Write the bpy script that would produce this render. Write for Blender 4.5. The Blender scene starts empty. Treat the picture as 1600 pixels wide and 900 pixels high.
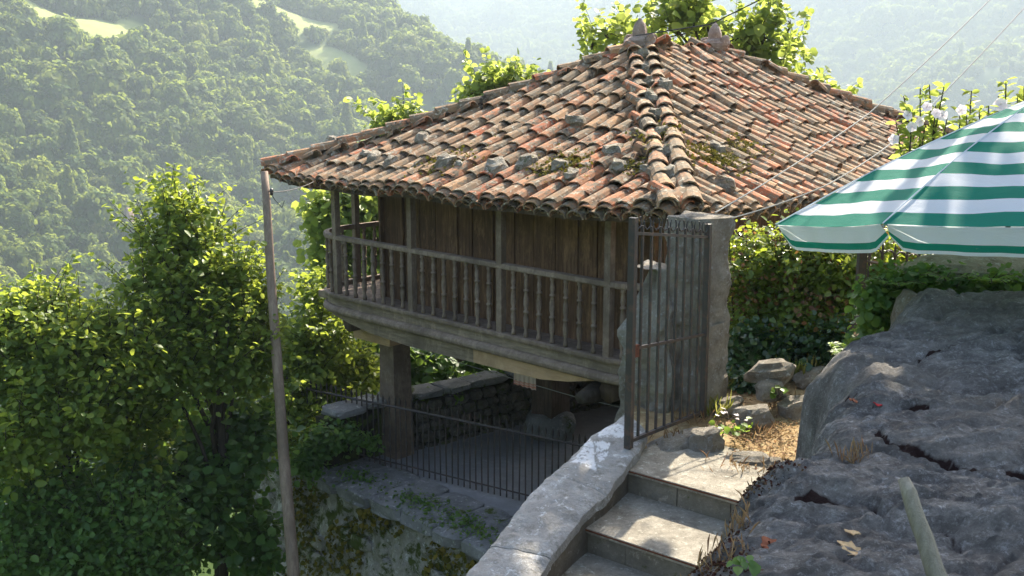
import bpy, math, random
import numpy as np
from mathutils import Vector, Matrix, noise as mn
random.seed(7); rng = np.random.default_rng(7)
S = bpy.context.scene
COL = S.collection

# ---------------------------------------------------------------- camera, sky, sun, exposure
PITCH = math.radians(11.3); FPX = 1560.0
cam = bpy.data.cameras.new("camera"); cam.sensor_width = 36; cam.lens = 36*FPX/1600
cam.clip_start = .05; cam.clip_end = 9000
cam_o = bpy.data.objects.new("camera", cam); COL.objects.link(cam_o)
cam_o.rotation_euler = (math.pi/2-PITCH, 0, 0); S.camera = cam_o

SUN_EL = math.radians(41); SUN_AZ = math.radians(25)      # azimuth from +Y towards +X
sdir = Vector((math.sin(SUN_AZ)*math.cos(SUN_EL), math.cos(SUN_AZ)*math.cos(SUN_EL), math.sin(SUN_EL)))
W = bpy.data.worlds.new("World"); S.world = W; W.use_nodes = True
wn = W.node_tree
sky = wn.nodes.new('ShaderNodeTexSky'); sky.sky_type = 'NISHITA'; sky.sun_disc = False
sky.sun_elevation = SUN_EL; sky.sun_rotation = SUN_AZ
sky.air_density = 1.0; sky.dust_density = 3.0; sky.ozone_density = .4
bg = wn.nodes['Background']; bg.inputs[1].default_value = .15
wn.links.new(sky.outputs[0], bg.inputs[0])
sl = bpy.data.lights.new("sun", 'SUN'); sl.energy = 5.0; sl.angle = math.radians(.5); sl.color = (1, .90, .74)
so = bpy.data.objects.new("sun", sl); COL.objects.link(so)
so.rotation_euler = (-sdir).to_track_quat('-Z', 'Y').to_euler()
S.view_settings.view_transform = 'Standard'; S.view_settings.look = 'None'
S.view_settings.exposure = 1.68; S.view_settings.gamma = 1.0
S.render.engine = 'CYCLES'
S.cycles.use_denoising = True; S.cycles.max_bounces = 6; S.cycles.volume_bounces = 1
S.cycles.transparent_max_bounces = 4; S.cycles.diffuse_bounces = 3; S.cycles.glossy_bounces = 2
HAZE = 0.00060

# ---------------------------------------------------------------- helpers
cP, sP = math.cos(PITCH), math.sin(PITCH)
def ray(px, py):
    a = (px-800)/FPX; b = (450-py)/FPX
    return Vector((a, cP+b*sP, -sP+b*cP))
def aty(px, py, y): r = ray(px, py); return r*(y/r.y)
def atz(px, py, z): r = ray(px, py); return r*(z/r.z)
TH = math.radians(45.85)
U = Vector((-math.sin(TH), math.cos(TH), 0)); V = Vector((math.cos(TH), math.sin(TH), 0))
P4 = Vector((1.236, 12.456, 0))
def uv(a, b, z=0): return P4+U*a+V*b+Vector((0, 0, z))

def tag(o, label=None, cat=None, group=None, kind=None):
    if label: o['label'] = label
    if cat: o['category'] = cat
    if group: o['group'] = group
    if kind: o['kind'] = kind
    return o
def empty(name, loc=(0, 0, 0), parent=None):
    o = bpy.data.objects.new(name, None); COL.objects.link(o); o.location = loc; o.empty_display_size = .2
    if parent: o.parent = parent
    return o
def link(name, me, parent=None, loc=None):
    o = bpy.data.objects.new(name, me); COL.objects.link(o)
    if parent is not None:
        o.parent = parent
        o.matrix_parent_inverse = Matrix.Translation(parent_loc(parent)).inverted()
    if loc is not None: o.location = loc
    return o
def parent_loc(p):
    v = Vector((0, 0, 0))
    while p is not None:
        v = v+Vector(p.location)-(Vector((0,0,0)) if p.parent is None else parent_loc(p.parent) if p.matrix_parent_inverse != Matrix.Identity(4) else Vector((0,0,0)))
        p = p.parent
    return v
class G:
    """collects geometry in world coordinates"""
    def __init__(s): s.v = []; s.f = []; s.m = []; s.t = []
    def add(s, vs, fs, mi=0):
        n = len(s.v); s.v += [tuple(p) for p in vs]; s.f += [tuple(n+i for i in f) for f in fs]; s.m += [mi]*len(fs)
    def box(s, c, sz, ax=None, mi=0, jit=0, taper=1):
        X, Y, Z = ax if ax else (Vector((1, 0, 0)), Vector((0, 1, 0)), Vector((0, 0, 1)))
        vs = []
        for k in (-1, 1):
            for i, j in ((-1, -1), (1, -1), (1, 1), (-1, 1)):
                q = taper if k > 0 else 1
                p = Vector(c)+X*(i*sz[0]/2*q)+Y*(j*sz[1]/2*q)+Z*(k*sz[2]/2)
                if jit: p += Vector([random.uniform(-jit, jit) for _ in range(3)])
                vs.append(p)
        s.add(vs, [(3, 2, 1, 0), (4, 5, 6, 7), (0, 1, 5, 4), (1, 2, 6, 5), (2, 3, 7, 6), (3, 0, 4, 7)], mi)
    def tube(s, pts, rad, n=8, mi=0, cap=True):
        pts = [Vector(p) for p in pts]
        if not hasattr(rad, '__len__'): rad = [rad]*len(pts)
        vs = []; ref = Vector((0, 0, 1))
        for i, p in enumerate(pts):
            d = (pts[min(i+1, len(pts)-1)]-pts[max(i-1, 0)]).normalized()
            if abs(d.z) > .9: r = Vector((1, 0, 0))
            else: r = ref
            a = d.cross(r).normalized(); b = d.cross(a)
            for k in range(n):
                t = 2*math.pi*k/n
                vs.append(p+(a*math.cos(t)+b*math.sin(t))*rad[i])
        fs = []
        for i in range(len(pts)-1):
            for k in range(n):
                fs.append((i*n+k, i*n+(k+1) % n, (i+1)*n+(k+1) % n, (i+1)*n+k))
        if cap:
            fs.append(tuple(range(n-1, -1, -1))); fs.append(tuple((len(pts)-1)*n+k for k in range(n)))
        s.add(vs, fs, mi)
    def lathe(s, base, prof, n=8, mi=0):
        vs = [Vector(base)+Vector((r*math.cos(2*math.pi*k/n), r*math.sin(2*math.pi*k/n), z)) for r, z in prof for k in range(n)]
        fs = [(i*n+k, i*n+(k+1) % n, (i+1)*n+(k+1) % n, (i+1)*n+k) for i in range(len(prof)-1) for k in range(n)]
        fs.append(tuple(range(n-1, -1, -1))); fs.append(tuple((len(prof)-1)*n+k for k in range(n)))
        s.add(vs, fs, mi)
    def sweep(s, path, prof, mi=0):
        """path: list of (point, outward normal); prof: list of (out, z) closed"""
        n = len(prof)
        vs = [Vector(p)+nn*o+Vector((0, 0, z)) for p, nn in path for o, z in prof]
        fs = [(i*n+k, (i+1)*n+k, (i+1)*n+(k+1) % n, i*n+(k+1) % n) for i in range(len(path)-1) for k in range(n)]
        fs.append(tuple(range(n))); fs.append(tuple((len(path)-1)*n+k for k in range(n-1, -1, -1)))
        s.add(vs, fs, mi)
    def mesh(s, name, mats, smooth=False, org=None):
        me = bpy.data.meshes.new(name)
        vs = s.v if org is None else [(a-org[0], b-org[1], c-org[2]) for a, b, c in s.v]
        me.from_pydata(vs, [], s.f)
        for m in (mats if isinstance(mats, (list, tuple)) else [mats]): me.materials.append(m)
        me.polygons.foreach_set('material_index', s.m)
        if smooth: me.polygons.foreach_set('use_smooth', [True]*len(s.f))
        me.update()
        return me
    def build(s, name, mats, parent=None, smooth=False, org=None):
        """parents sit at their own loc; children are stored relative to the root's location"""
        if org is None:
            if parent is not None: org = Vector((0, 0, 0))
            else:
                a = np.array(s.v); org = Vector(((a[:, 0].min()+a[:, 0].max())/2, (a[:, 1].min()+a[:, 1].max())/2, a[:, 2].min()))
        me = s.mesh(name, mats, smooth, org)
        o = bpy.data.objects.new(name, me); COL.objects.link(o)
        if parent is None: o.location = org
        else:
            o.parent = parent; o.location = org-WL(parent)
        return o
def WL(o):
    v = Vector((0, 0, 0))
    while o is not None: v += Vector(o.location); o = o.parent
    return v

# ---- materials
def mat(name):
    m = bpy.data.materials.new(name); m.use_nodes = True
    nt = m.node_tree; b = nt.nodes['Principled BSDF']
    return m, nt, b
def tc(nt, world=True, scale=(1, 1, 1)):
    if world: o = nt.nodes.new('ShaderNodeNewGeometry').outputs['Position']
    else: o = nt.nodes.new('ShaderNodeTexCoord').outputs['Object']
    mp = nt.nodes.new('ShaderNodeMapping'); mp.inputs['Scale'].default_value = scale
    nt.links.new(o, mp.inputs[0]); return mp.outputs[0]
def nz(nt, sc, det=4, ro=.6, world=True, scale=(1, 1, 1), dist=0):
    n = nt.nodes.new('ShaderNodeTexNoise'); n.inputs['Scale'].default_value = sc; n.inputs['Detail'].default_value = det
    n.inputs['Roughness'].default_value = ro; n.inputs['Distortion'].default_value = dist
    nt.links.new(tc(nt, world, scale), n.inputs['Vector']); return n.outputs['Fac']
def vor(nt, sc, world=True, scale=(1, 1, 1), feat='F1'):
    n = nt.nodes.new('ShaderNodeTexVoronoi'); n.inputs['Scale'].default_value = sc; n.feature = feat
    nt.links.new(tc(nt, world, scale), n.inputs['Vector']); return n.outputs['Distance']
def ramp(nt, fac, stops):
    r = nt.nodes.new('ShaderNodeValToRGB'); e = r.color_ramp.elements
    while len(e) < len(stops): e.new(.5)
    for i, (p, c) in enumerate(stops):
        e[i].position = p; e[i].color = (*c, 1) if hasattr(c, '__len__') else (c, c, c, 1)
    nt.links.new(fac, r.inputs[0]); return r.outputs[0]
def mix(nt, fac, a, b, mode='MIX'):
    n = nt.nodes.new('ShaderNodeMix'); n.data_type = 'RGBA'; n.blend_type = mode
    for i, x in ((0, fac), (6, a), (7, b)):
        if hasattr(x, 'links') or hasattr(x, 'is_linked'): nt.links.new(x, n.inputs[i])
        elif i == 0: n.inputs[0].default_value = x
        else: n.inputs[i].default_value = (*x, 1)
    return n.outputs[2]
def math_(nt, op, a, b=0):
    n = nt.nodes.new('ShaderNodeMath'); n.operation = op
    for i, x in ((0, a), (1, b)):
        if hasattr(x, 'is_linked'): nt.links.new(x, n.inputs[i])
        else: n.inputs[i].default_value = x
    return n.outputs[0]
def orand(nt): return nt.nodes.new('ShaderNodeObjectInfo').outputs['Random']
def attr(nt, name):
    n = nt.nodes.new('ShaderNodeAttribute'); n.attribute_name = name; return n.outputs['Fac']
def bump(nt, b, h, st=.5, dist=.02):
    n = nt.nodes.new('ShaderNodeBump'); n.inputs['Strength'].default_value = st; n.inputs['Distance'].default_value = dist
    nt.links.new(h, n.inputs['Height']); nt.links.new(n.outputs[0], b.inputs['Normal'])
def fin(nt, b, col, rough=.85, spec=.25):
    if hasattr(col, 'is_linked'): nt.links.new(col, b.inputs['Base Color'])
    else: b.inputs['Base Color'].default_value = (*col, 1)
    b.inputs['Roughness'].default_value = rough; b.inputs['Specular IOR Level'].default_value = spec

def tile_mat(name, joined=False):
    m, nt, b = mat(name)
    r = attr(nt, 'tint') if joined else orand(nt)
    base = ramp(nt, r, [(0, (.36, .105, .05)), (.16, (.46, .17, .08)), (.36, (.30, .155, .085)), (.55, (.22, .14, .085)), (.76, (.42, .24, .125)), (1, (.11, .09, .065))])
    base = mix(nt, ramp(nt, nz(nt, 1.1, 5), [(.4, 0), (.75, .9)]), base, (.24, .17, .10))
    li = ramp(nt, nz(nt, 7, 7, .72), [(.47, 0), (.57, 1)])
    base = mix(nt, li, base, (.17, .14, .10))
    li2 = ramp(nt, nz(nt, 11, 6, .78, dist=.6), [(.56, 0), (.61, 1)])
    base = mix(nt, li2, base, (.42, .39, .31))
    dk = ramp(nt, nz(nt, 3.3, 7, .8, dist=.5), [(.54, 0), (.62, 1)])
    base = mix(nt, dk, base, (.045, .038, .03))
    fin(nt, b, base, .9, .15)
    bump(nt, b, nz(nt, 45, 5, .7), .6, .012)
    return m
def wood_mat(name, c0, c1, c2, sc=(9, 9, .55), world=False, bst=.5):
    m, nt, b = mat(name)
    g = nz(nt, 3, 8, .7, world, sc, .6)
    base = ramp(nt, g, [(.25, c0), (.52, c1), (.78, c2)])
    base = mix(nt, ramp(nt, orand(nt), [(0, 0), (1, .45)]), base, c0)
    st = ramp(nt, nz(nt, 1.3, 4, .6, True), [(.45, 0), (.7, .8)])
    base = mix(nt, st, base, tuple(x*.45 for x in c1))
    base = mix(nt, ramp(nt, nz(nt, 5, 6, .8, True, (1, 1, .35)), [(.52, 0), (.7, .55)]), base, c2)
    fin(nt, b, base, .8, .2)
    bump(nt, b, nz(nt, 8, 6, .7, world, sc, .3), bst, .012)
    return m
M = {}
M['tile'] = tile_mat('terracotta'); M['tilej'] = tile_mat('terracotta_joined', True)
M['plank'] = wood_mat('dark_planks', (.035, .022, .014), (.17, .095, .055), (.42, .25, .13), (7, 7, .5), bst=.7)
M['rail'] = wood_mat('grey_wood', (.12, .085, .06), (.25, .19, .145), (.40, .32, .25), (3, 3, 3), bst=.5)
M['beam'] = wood_mat('beam_wood', (.11, .085, .06), (.26, .205, .15), (.44, .35, .25), (1.2, 1.2, 9), bst=.5)
M['newbeam'] = wood_mat('pale_beam_wood', (.34, .21, .115), (.55, .38, .23), (.62, .46, .31), (1.2, 1.2, 9), bst=.4)
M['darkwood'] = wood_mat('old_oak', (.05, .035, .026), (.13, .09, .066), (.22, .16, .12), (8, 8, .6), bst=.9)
M['pole'] = wood_mat('pole_wood', (.17, .12, .09), (.33, .25, .19), (.46, .37, .29), (7, 7, .35), bst=.5)
M['stick'] = wood_mat('stick_wood', (.14, .125, .09), (.27, .25, .19), (.38, .35, .28), (9, 9, .6), bst=.7)

def stone_mat(name, c0, c1, c2, sc=3, moss=0, lich=.5, bs=.8, dist=.04, mosscol=(.07, .09, .02), rnd=True):
    m, nt, b = mat(name)
    base = ramp(nt, nz(nt, sc, 9, .68), [(.3, c0), (.5, c1), (.72, c2)])
    base = mix(nt, ramp(nt, nz(nt, sc*7, 6, .8), [(.4, 0), (.75, .7)]), base, c0)
    if rnd: base = mix(nt, ramp(nt, orand(nt), [(0, 0), (1, .35)]), base, c0)
    if lich: base = mix(nt, ramp(nt, nz(nt, sc*3.1, 8, .78, dist=.4), [(.56, 0), (.63, lich)]), base, tuple(min(.75, x*1.6) for x in c2))
    if moss:
        base = mix(nt, ramp(nt, nz(nt, sc*.9, 8, .75, dist=.3), [(.62-moss*.3, 0), (.68-moss*.3, 1)]), base, mosscol)
    fin(nt, b, base, .92, .15)
    h = mix(nt, .5, nz(nt, sc*3, 9, .75), nz(nt, sc*14, 5, .8))
    bump(nt, b, h, bs, dist)
    return m
M['rock'] = stone_mat('boulder_rock', (.14, .133, .125), (.33, .315, .295), (.56, .54, .50), 6, 0, .7, 1.0, .10, rnd=False)
M['pillar'] = stone_mat('pillar_stone', (.24, .20, .155), (.45, .41, .34), (.62, .57, .49), 6, 0, .7, 1.0, .12, rnd=False)
M['wall'] = stone_mat('wall_stone', (.19, .175, .15), (.37, .35, .31), (.55, .53, .48), 2.5, .38, .6, .9, .06)
M['cap'] = stone_mat('cap_stone', (.13, .13, .13), (.23, .225, .22), (.33, .32, .31), 3, .22, .6, .7, .03)
M['rubble'] = stone_mat('rubble', (.06, .055, .045), (.14, .125, .1), (.24, .21, .17), 5, .2, .4, .8, .04)
M['paint'] = stone_mat('whitewash', (.26, .25, .23), (.40, .385, .36), (.62, .60, .57), 3.2, 0, .75, .9, .04)
M['white_stone'] = stone_mat('white_stone', (.5, .5, .5), (.7, .7, .7), (.8, .8, .8), 6, 0, .3, .8, .02)
M['parside'] = stone_mat('old_render', (.12, .10, .075), (.2, .17, .13), (.28, .25, .2), 4, .1, .4, .8, .03)
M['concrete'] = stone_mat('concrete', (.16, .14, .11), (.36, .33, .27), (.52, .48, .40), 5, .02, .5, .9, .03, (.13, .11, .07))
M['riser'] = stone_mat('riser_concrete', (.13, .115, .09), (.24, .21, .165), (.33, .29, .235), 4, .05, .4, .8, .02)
M['patio'] = stone_mat('patio_slab', (.2, .2, .205), (.29, .29, .30), (.36, .36, .365), 1.2, 0, .2, .4, .01)
M['earth'] = stone_mat('dry_earth', (.24, .16, .075), (.42, .30, .16), (.56, .43, .25), 4, .0, .5, 1, .03)
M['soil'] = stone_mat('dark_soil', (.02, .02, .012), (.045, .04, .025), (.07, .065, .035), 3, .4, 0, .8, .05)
M['weight'] = stone_mat('weight_stone', (.13, .11, .085), (.32, .285, .225), (.55, .51, .43), 9, .15, .7, 1, .03)
M['finial'] = stone_mat('finial_stone', (.24, .17, .14), (.38, .3, .26), (.5, .42, .38), 6, 0, .6, .9, .03)
def simple(name, c, rough=.6, spec=.4, var=None):
    m, nt, b = mat(name)
    if var: fin(nt, b, mix(nt, ramp(nt, nz(nt, var[0], 6, .7), [(.5, 0), (.66, 1)]), c, var[1]), rough, spec)
    else: fin(nt, b, c, rough, spec)
    return m
M['iron'] = simple('painted_iron', (.045, .038, .036), .55, .4, (14, (.10, .06, .045)))
M['rust'] = simple('rusty_iron', (.16, .055, .03), .85, .2, (20, (.07, .03, .02)))
M['wire'] = simple('wire', (.3, .3, .28), .6, .3)
M['bwire'] = simple('black_wire', (.03, .03, .03), .6, .3)
M['glassy'] = simple('porcelain', (.05, .04, .04), .3, .6)
M['dead'] = simple('dry_leaf', (.42, .30, .16), .8, .2, (30, (.30, .19, .09)))
M['redleaf'] = simple('red_leaf', (.40, .03, .03), .7, .3)
M['brownleaf'] = simple('brown_leaf', (.20, .07, .035), .8, .2)
M['bark'] = wood_mat('bark', (.025, .02, .015), (.06, .048, .036), (.11, .09, .07), (8, 8, 1), True)

def leaf_mat(name, cols, tcol, tr=.45, rough=.45, spec=.35):
    m, nt, b = mat(name)
    c = ramp(nt, attr(nt, 'tint'), [(i/(len(cols)-1), k) for i, k in enumerate(cols)])
    fin(nt, b, c, rough, spec)
    t = nt.nodes.new('ShaderNodeBsdfTranslucent')
    nt.links.new(mix(nt, .6, c, tcol), t.inputs[0])
    x = nt.nodes.new('ShaderNodeMixShader'); x.inputs[0].default_value = tr
    nt.links.new(b.outputs[0], x.inputs[1]); nt.links.new(t.outputs[0], x.inputs[2])
    nt.links.new(x.outputs[0], nt.nodes['Material Output'].inputs[0])
    return m
g1, g2, g3, g4 = (.045, .09, .016), (.10, .17, .025), (.17, .23, .035), (.22, .28, .055)
M['hazel'] = leaf_mat('hazel_leaves', [g1, g2, g2, g3, g4], (.52, .60, .07), .55)
M['linden'] = leaf_mat('linden_leaves', [(.04, .10, .025), (.075, .16, .037), (.13, .22, .05)], (.30, .44, .06))
M['fig'] = leaf_mat('fig_leaves', [(.07, .14, .03), (.14, .22, .045), (.22, .29, .07)], (.60, .68, .12), .6)
M['hedge'] = leaf_mat('hedge_leaves', [(.035, .08, .014), (.08, .15, .022), (.12, .19, .03), (.18, .22, .035)], (.50, .58, .05), .5, .3, .5)
M['brownhedge'] = leaf_mat('brown_hedge_leaves', [(.10, .045, .02), (.17, .08, .035), (.14, .11, .03)], (.4, .2, .05), .4)
M['ivy'] = leaf_mat('ivy_leaves', [(.02, .05, .02), (.03, .08, .025), (.05, .10, .03)], (.12, .25, .04), .25, .28, .6)
M['bright'] = leaf_mat('fresh_leaves', [(.10, .2, .03), (.16, .28, .04)], (.4, .55, .06), .5)
M['grass'] = leaf_mat('grass_blades', [(.14, .2, .04), (.26, .28, .07), (.42, .36, .16)], (.5, .5, .12), .4, .7, .2)
M['drygrass'] = leaf_mat('dry_grass_blades', [(.25, .17, .09), (.38, .28, .15), (.18, .08, .05)], (.45, .3, .15), .35, .7, .2)
M['moss'] = leaf_mat('moss_tufts', [(.07, .07, .015), (.12, .11, .02), (.20, .15, .025)], (.2, .2, .03), .15, .9, .1)
M['petal'] = leaf_mat('white_petals', [(.75, .68, .72), (.82, .78, .8)], (.8, .72, .74), .4, .6, .2)

# ---- leaves as numpy meshes
def leaf_mesh(name, P, Nn, L, m, wid=.62, fold=.25, tint=None, dirs=None, mats=None):
    n = len(P)
    Nn = Nn/np.linalg.norm(Nn, axis=1)[:, None]
    d = rng.normal(size=(n, 3)) if dirs is None else dirs
    d = d-(d*Nn).sum(1)[:, None]*Nn; d /= np.linalg.norm(d, axis=1)[:, None]+1e-9
    s = np.cross(Nn, d); L = np.asarray(L)[:, None]
    if L.shape[0] == 1: L = np.repeat(L, n, 0)
    k = [(0, 0, 0), (.28, -.42, fold), (.68, -.36, fold), (1, 0, -.12), (.68, .36, fold), (.28, .42, fold)]
    vs = np.stack([P+L*(a*d+b*wid*1.25*s+c*.3*Nn*abs(b)*2.0) if j not in (0, 3) else P+L*(a*d+c*Nn) for j, (a, b, c) in enumerate(k)], 1).reshape(-1, 3)
    base = (np.arange(n)*6)[:, None]
    loops = np.concatenate([base+np.array([0, 1, 2, 3]), base+np.array([0, 3, 4, 5])], 1).reshape(-1)
    me = bpy.data.meshes.new(name)
    me.vertices.add(n*6); me.vertices.foreach_set('co', vs.astype(np.float32).ravel())
    me.loops.add(n*8); me.loops.foreach_set('vertex_index', loops.astype(np.int32))
    me.polygons.add(n*2); me.polygons.foreach_set('loop_start', (np.arange(n*2)*4).astype(np.int32))
    try: me.polygons.foreach_set('loop_total', np.full(n*2, 4, np.int32))
    except Exception: pass
    if tint is None: tint = rng.random(n)
    a = me.attributes.new('tint', 'FLOAT', 'FACE'); a.data.foreach_set('value', np.repeat(tint, 2).astype(np.float32))
    me.materials.append(m); me.update(calc_edges=True)
    return me
def blob_points(blobs, n, shell=.45, clump=9, cs=.16):
    """blobs: (center, (rx,ry,rz)); leaf clusters (twigs) biased to the shell"""
    w = np.array([b[1][0]*b[1][2]+b[1][1]*b[1][2] for b in blobs]); w = w/w.sum()
    nc = max(1, n//clump); out = []; outn = []
    idx = rng.choice(len(blobs), nc, p=w)
    d = rng.normal(size=(nc, 3)); d /= np.linalg.norm(d, axis=1)[:, None]
    r = 1-shell*rng.random(nc)**1.4
    C = np.array([list(b[0]) for b in blobs])[idx]; R = np.array([list(b[1]) for b in blobs])[idx]
    r *= 1+.28*np.sin(d[:, 0]*7+idx)*np.cos(d[:, 2]*6+idx*2)+.5*rng.random(nc)**7
    P = C+d*R*r[:, None]
    P = np.repeat(P, clump, 0)+rng.normal(size=(nc*clump, 3))*cs
    N = np.repeat(d*.45+rng.normal(size=(nc, 3))*.4, clump, 0)+rng.normal(size=(nc*clump, 3))*.38+np.array([0, 0, .7])
    return P, N
def add_me(name, me, parent=None, loc=(0, 0, 0)):
    o = bpy.data.objects.new(name, me); COL.objects.link(o)
    if parent is not None: o.parent = parent; o.location = -WL(parent)
    return o
def shift(me, v): me.transform(Matrix.Translation(-Vector(v)))
def shoots(e, blobs, k, L, m, wid, ln):
    P = []; N = []; D = []; g = G()
    w = np.array([b[1][0]*b[1][2] for b in blobs]); idx = rng.choice(len(blobs), k, p=w/w.sum())
    for i in idx:
        c, rr = blobs[i]; d = rng.normal(size=3); d[2] = abs(d[2])*.8; d /= np.linalg.norm(d)
        p = np.array(list(c))+d*np.array(rr)*.75; g_ = d*.7+np.array([0, 0, .75])+rng.normal(size=3)*.25; g_ /= np.linalg.norm(g_)
        l = ln*rng.uniform(.5, 1.5); q = p+g_*l+np.array([0, 0, -.1*l])
        g.tube([p, (p+q)/2+np.array([0, 0, .04*l]), q], [.007, .005, .002], 4, cap=False)
        nl = int(8+l*16)
        for j in range(nl):
            t = (j+.5)/nl; a = rng.normal(size=3); a -= a@g_*g_; a /= np.linalg.norm(a)
            P.append(p+(q-p)*t+a*.03); D.append(a+g_*.5); N.append(rng.normal(size=3)*.5+np.array([0, 0, .8]))
    P = np.array(P); add_me('shoot_foliage', leaf_mesh('shoot_foliage', P, np.array(N), L*rng.uniform(.5, 1.3, len(P)), m, wid, dirs=np.array(D)), e)['kind'] = 'stuff'
    o = g.build('twigs', M['bark'], e); o.name = 'twig'; o['kind'] = 'stuff'
def foliage_thing(name, label, cat, loc, blobs, n, L, m, trunk=None, group=None, shell=.45, clump=9, cs=.16, extra=None, wid=.62):
    """empty with parts crown (+ trunk, branches)"""
    e = empty(name, loc); tag(e, label, cat, group)
    P, N = blob_points(blobs, n, shell, clump, cs)
    LL = L*rng.choice([.45, .7, .9, 1.0, 1.2, 1.4], len(P))*rng.uniform(.85, 1.15, len(P))
    add_me('crown', leaf_mesh('crown', P, N, LL, m, wid, tint=np.clip(rng.normal(.5, .25, len(P))+.12*np.sin(P[:, 0]*3+P[:, 2]*4), 0, 1)), e)
    if extra:
        for nm, fr, mm in extra:
            k = int(n*fr); P, N = blob_points(blobs, k, .15, clump, cs)
            add_me(nm, leaf_mesh(nm, P, N, L*rng.uniform(.6, 1.25, len(P)), mm, wid), e)
    if name in ('hazel_tree', 'walnut_tree', 'fig_tree', 'thicket_bush'): shoots(e, blobs, len(blobs)*(26 if name != 'fig_tree' else 4), L, m, wid, .55 if name != 'fig_tree' else .7)
    if trunk:
        g = G(); base = Vector(loc)
        g.tube([base, base.lerp(Vector(trunk[0]), .5)+Vector((.1, 0, 0)), trunk[0]], [trunk[1], trunk[1]*.8, trunk[1]*.6], 8)
        g.build('trunk', M['bark'], e, True)
        for i, (c, r) in enumerate(blobs):
            g = G(); c = Vector(c); t0 = Vector(trunk[0])*(1-.0)
            q = base.lerp(t0, random.uniform(.5, 1))
            mid = q.lerp(c, .5)+Vector((random.uniform(-.15, .15), 0, -.1))
            th = .15 if c.y > 12.9 and name == 'added_shade_tree' else 1
            g.tube([q, mid, c, c+Vector((random.uniform(-.2, .2), 0, r[2]*.7))], [trunk[1]*.45*th, trunk[1]*.32*th, trunk[1]*.2*th, .008], 6)
            for k in range(5):
                d = Vector([random.gauss(0, 1) for _ in range(3)]).normalized()
                t = c+Vector((d.x*r[0], d.y*r[1], d.z*r[2]))*.85
                g.tube([c, c.lerp(t, .5)+Vector((0, 0, .05)), t], [trunk[1]*.16, trunk[1]*.1, .004], 4, cap=False)
            g.build('branch', M['bark'], e, True)
    return e
def pb(px, py, Y, rpx, ry=None, rz=None):
    """blob around the place seen there in the photograph"""
    c = aty(px, py, Y); r = rpx*Y/FPX
    return (c, (r, (ry*Y/FPX if ry else r), (rz*Y/FPX if rz else r)))

# ================================================================ TERRAIN
def sst(x, a, b):
    t = np.clip((x-a)/(b-a), 0, 1); return t*t*(3-2*t)
_ph = rng.uniform(0, 6.28, 40)
def wav(x, y, sc):
    z = 0*x
    for i in range(5):
        a = 1.3*i+.4; f = sc*(1+.6*i)
        z = z+np.sin((x*np.cos(a)+y*np.sin(a))*f+_ph[i])*np.cos((x*np.sin(a*1.7)-y*np.cos(a*1.7))*f*.8+_ph[i+8])/(1+.5*i)
    return z
def terrain(r, ph):
    d = np.degrees(ph); x = r*np.sin(ph); y = r*np.cos(ph)
    near = -9.8+sst(d, 10, 24)*5.5*(1-sst(d, 80, 120))
    z = near-np.clip(r-24, 0, None)*.58
    z = np.maximum(z, -100)
    # facing wooded hillside on the left
    crest = np.interp(d, [-180, -60, -30, -20, -12, -7.5, -1.5, 4, 12, 25, 60, 180], [150, 150, 135, 100, 58, 40, 14, -20, -75, -100, -100, -100])
    rise = -100+(crest+100)*np.clip((r-225)/400, 0, 1)
    over = crest-np.clip(r-625, 0, None)*.42
    h1 = np.where(r < 625, rise, over)
    h1 = h1+wav(x, y, .016)*11*sst(r, 230, 330)+wav(x, y, .05)*2.2*sst(r, 230, 300)
    z = np.where(r > 215, np.maximum(h1, -100+0*r), z)
    # far mountain, nearer on the right
    r0 = np.interp(d, [-180, -20, 5, 14, 22, 40, 180], [1050, 1050, 1050, 850, 740, 720, 720])
    r1 = r0+np.interp(d, [-180, 5, 16, 180], [1000, 1000, 950, 950])
    h2 = -100+np.clip((r-r0)/(r1-r0), 0, 1)*285+(wav(x, y, .0085)*22+wav(x, y, .03)*5)*sst(r, r0, r0+150)
    z = np.where(r > r0, np.maximum(z, h2), z)
    return z
def terr_xy(x, y): return terrain(np.hypot(x, y), np.arctan2(x, y))
def ter_hit(px, py):
    r = ray(px, py); ph = math.atan2(r.x, r.y); hn = math.hypot(r.x, r.y)
    rr = np.linspace(225, 1900, 1500); z = terrain(rr, np.full(1500, ph))
    k = np.argmax(z > rr*(r.z/hn)); return (float(rr[k]*math.sin(ph)), float(rr[k]*math.cos(ph)))
meadows = [(ter_hit(*p), s) for p, s in (((75, 28), 20), ((120, 42), 20), ((165, 50), 17), ((205, 55), 14), ((425, 22), 14), ((470, 32), 18), ((500, 40), 14), ((520, 98), 14), ((545, 108), 16), ((45, 20), 16))]
rs = np.concatenate([np.linspace(6, 225, 60), np.linspace(230, 640, 110), np.geomspace(650, 2900, 120)])
phs = np.radians(np.concatenate([np.linspace(-180, -42, 70), np.linspace(-40, 40, 260), np.linspace(42, 180, 70)]))
RR, PP = np.meshgrid(rs, phs, indexing='ij'); ZZ = terrain(RR, PP)
vv = np.stack([RR*np.sin(PP), RR*np.cos(PP), ZZ], -1).reshape(-1, 3)
nr, npn = RR.shape
ii, jj = np.meshgrid(np.arange(nr-1), np.arange(npn-1), indexing='ij')
ff = np.stack([ii*npn+jj, ii*npn+jj+1, (ii+1)*npn+jj+1, (ii+1)*npn+jj], -1).reshape(-1, 4)
me = bpy.data.meshes.new('hillside'); me.from_pydata(vv.tolist()+[(0, 0, -10)], [], ff.tolist()+[(j, j+1, len(vv)) for j in range(npn-1)])
md = np.zeros(len(vv)+1)
for (c, s) in meadows: md[:-1] = np.maximum(md[:-1], 1-np.hypot(vv[:, 0]-c[0], vv[:, 1]-c[1])/(s*1.25))
a = me.attributes.new('meadow', 'FLOAT', 'POINT'); a.data.foreach_set('value', md.astype(np.float32))
me.polygons.foreach_set('use_smooth', [True]*len(me.polygons))
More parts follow.
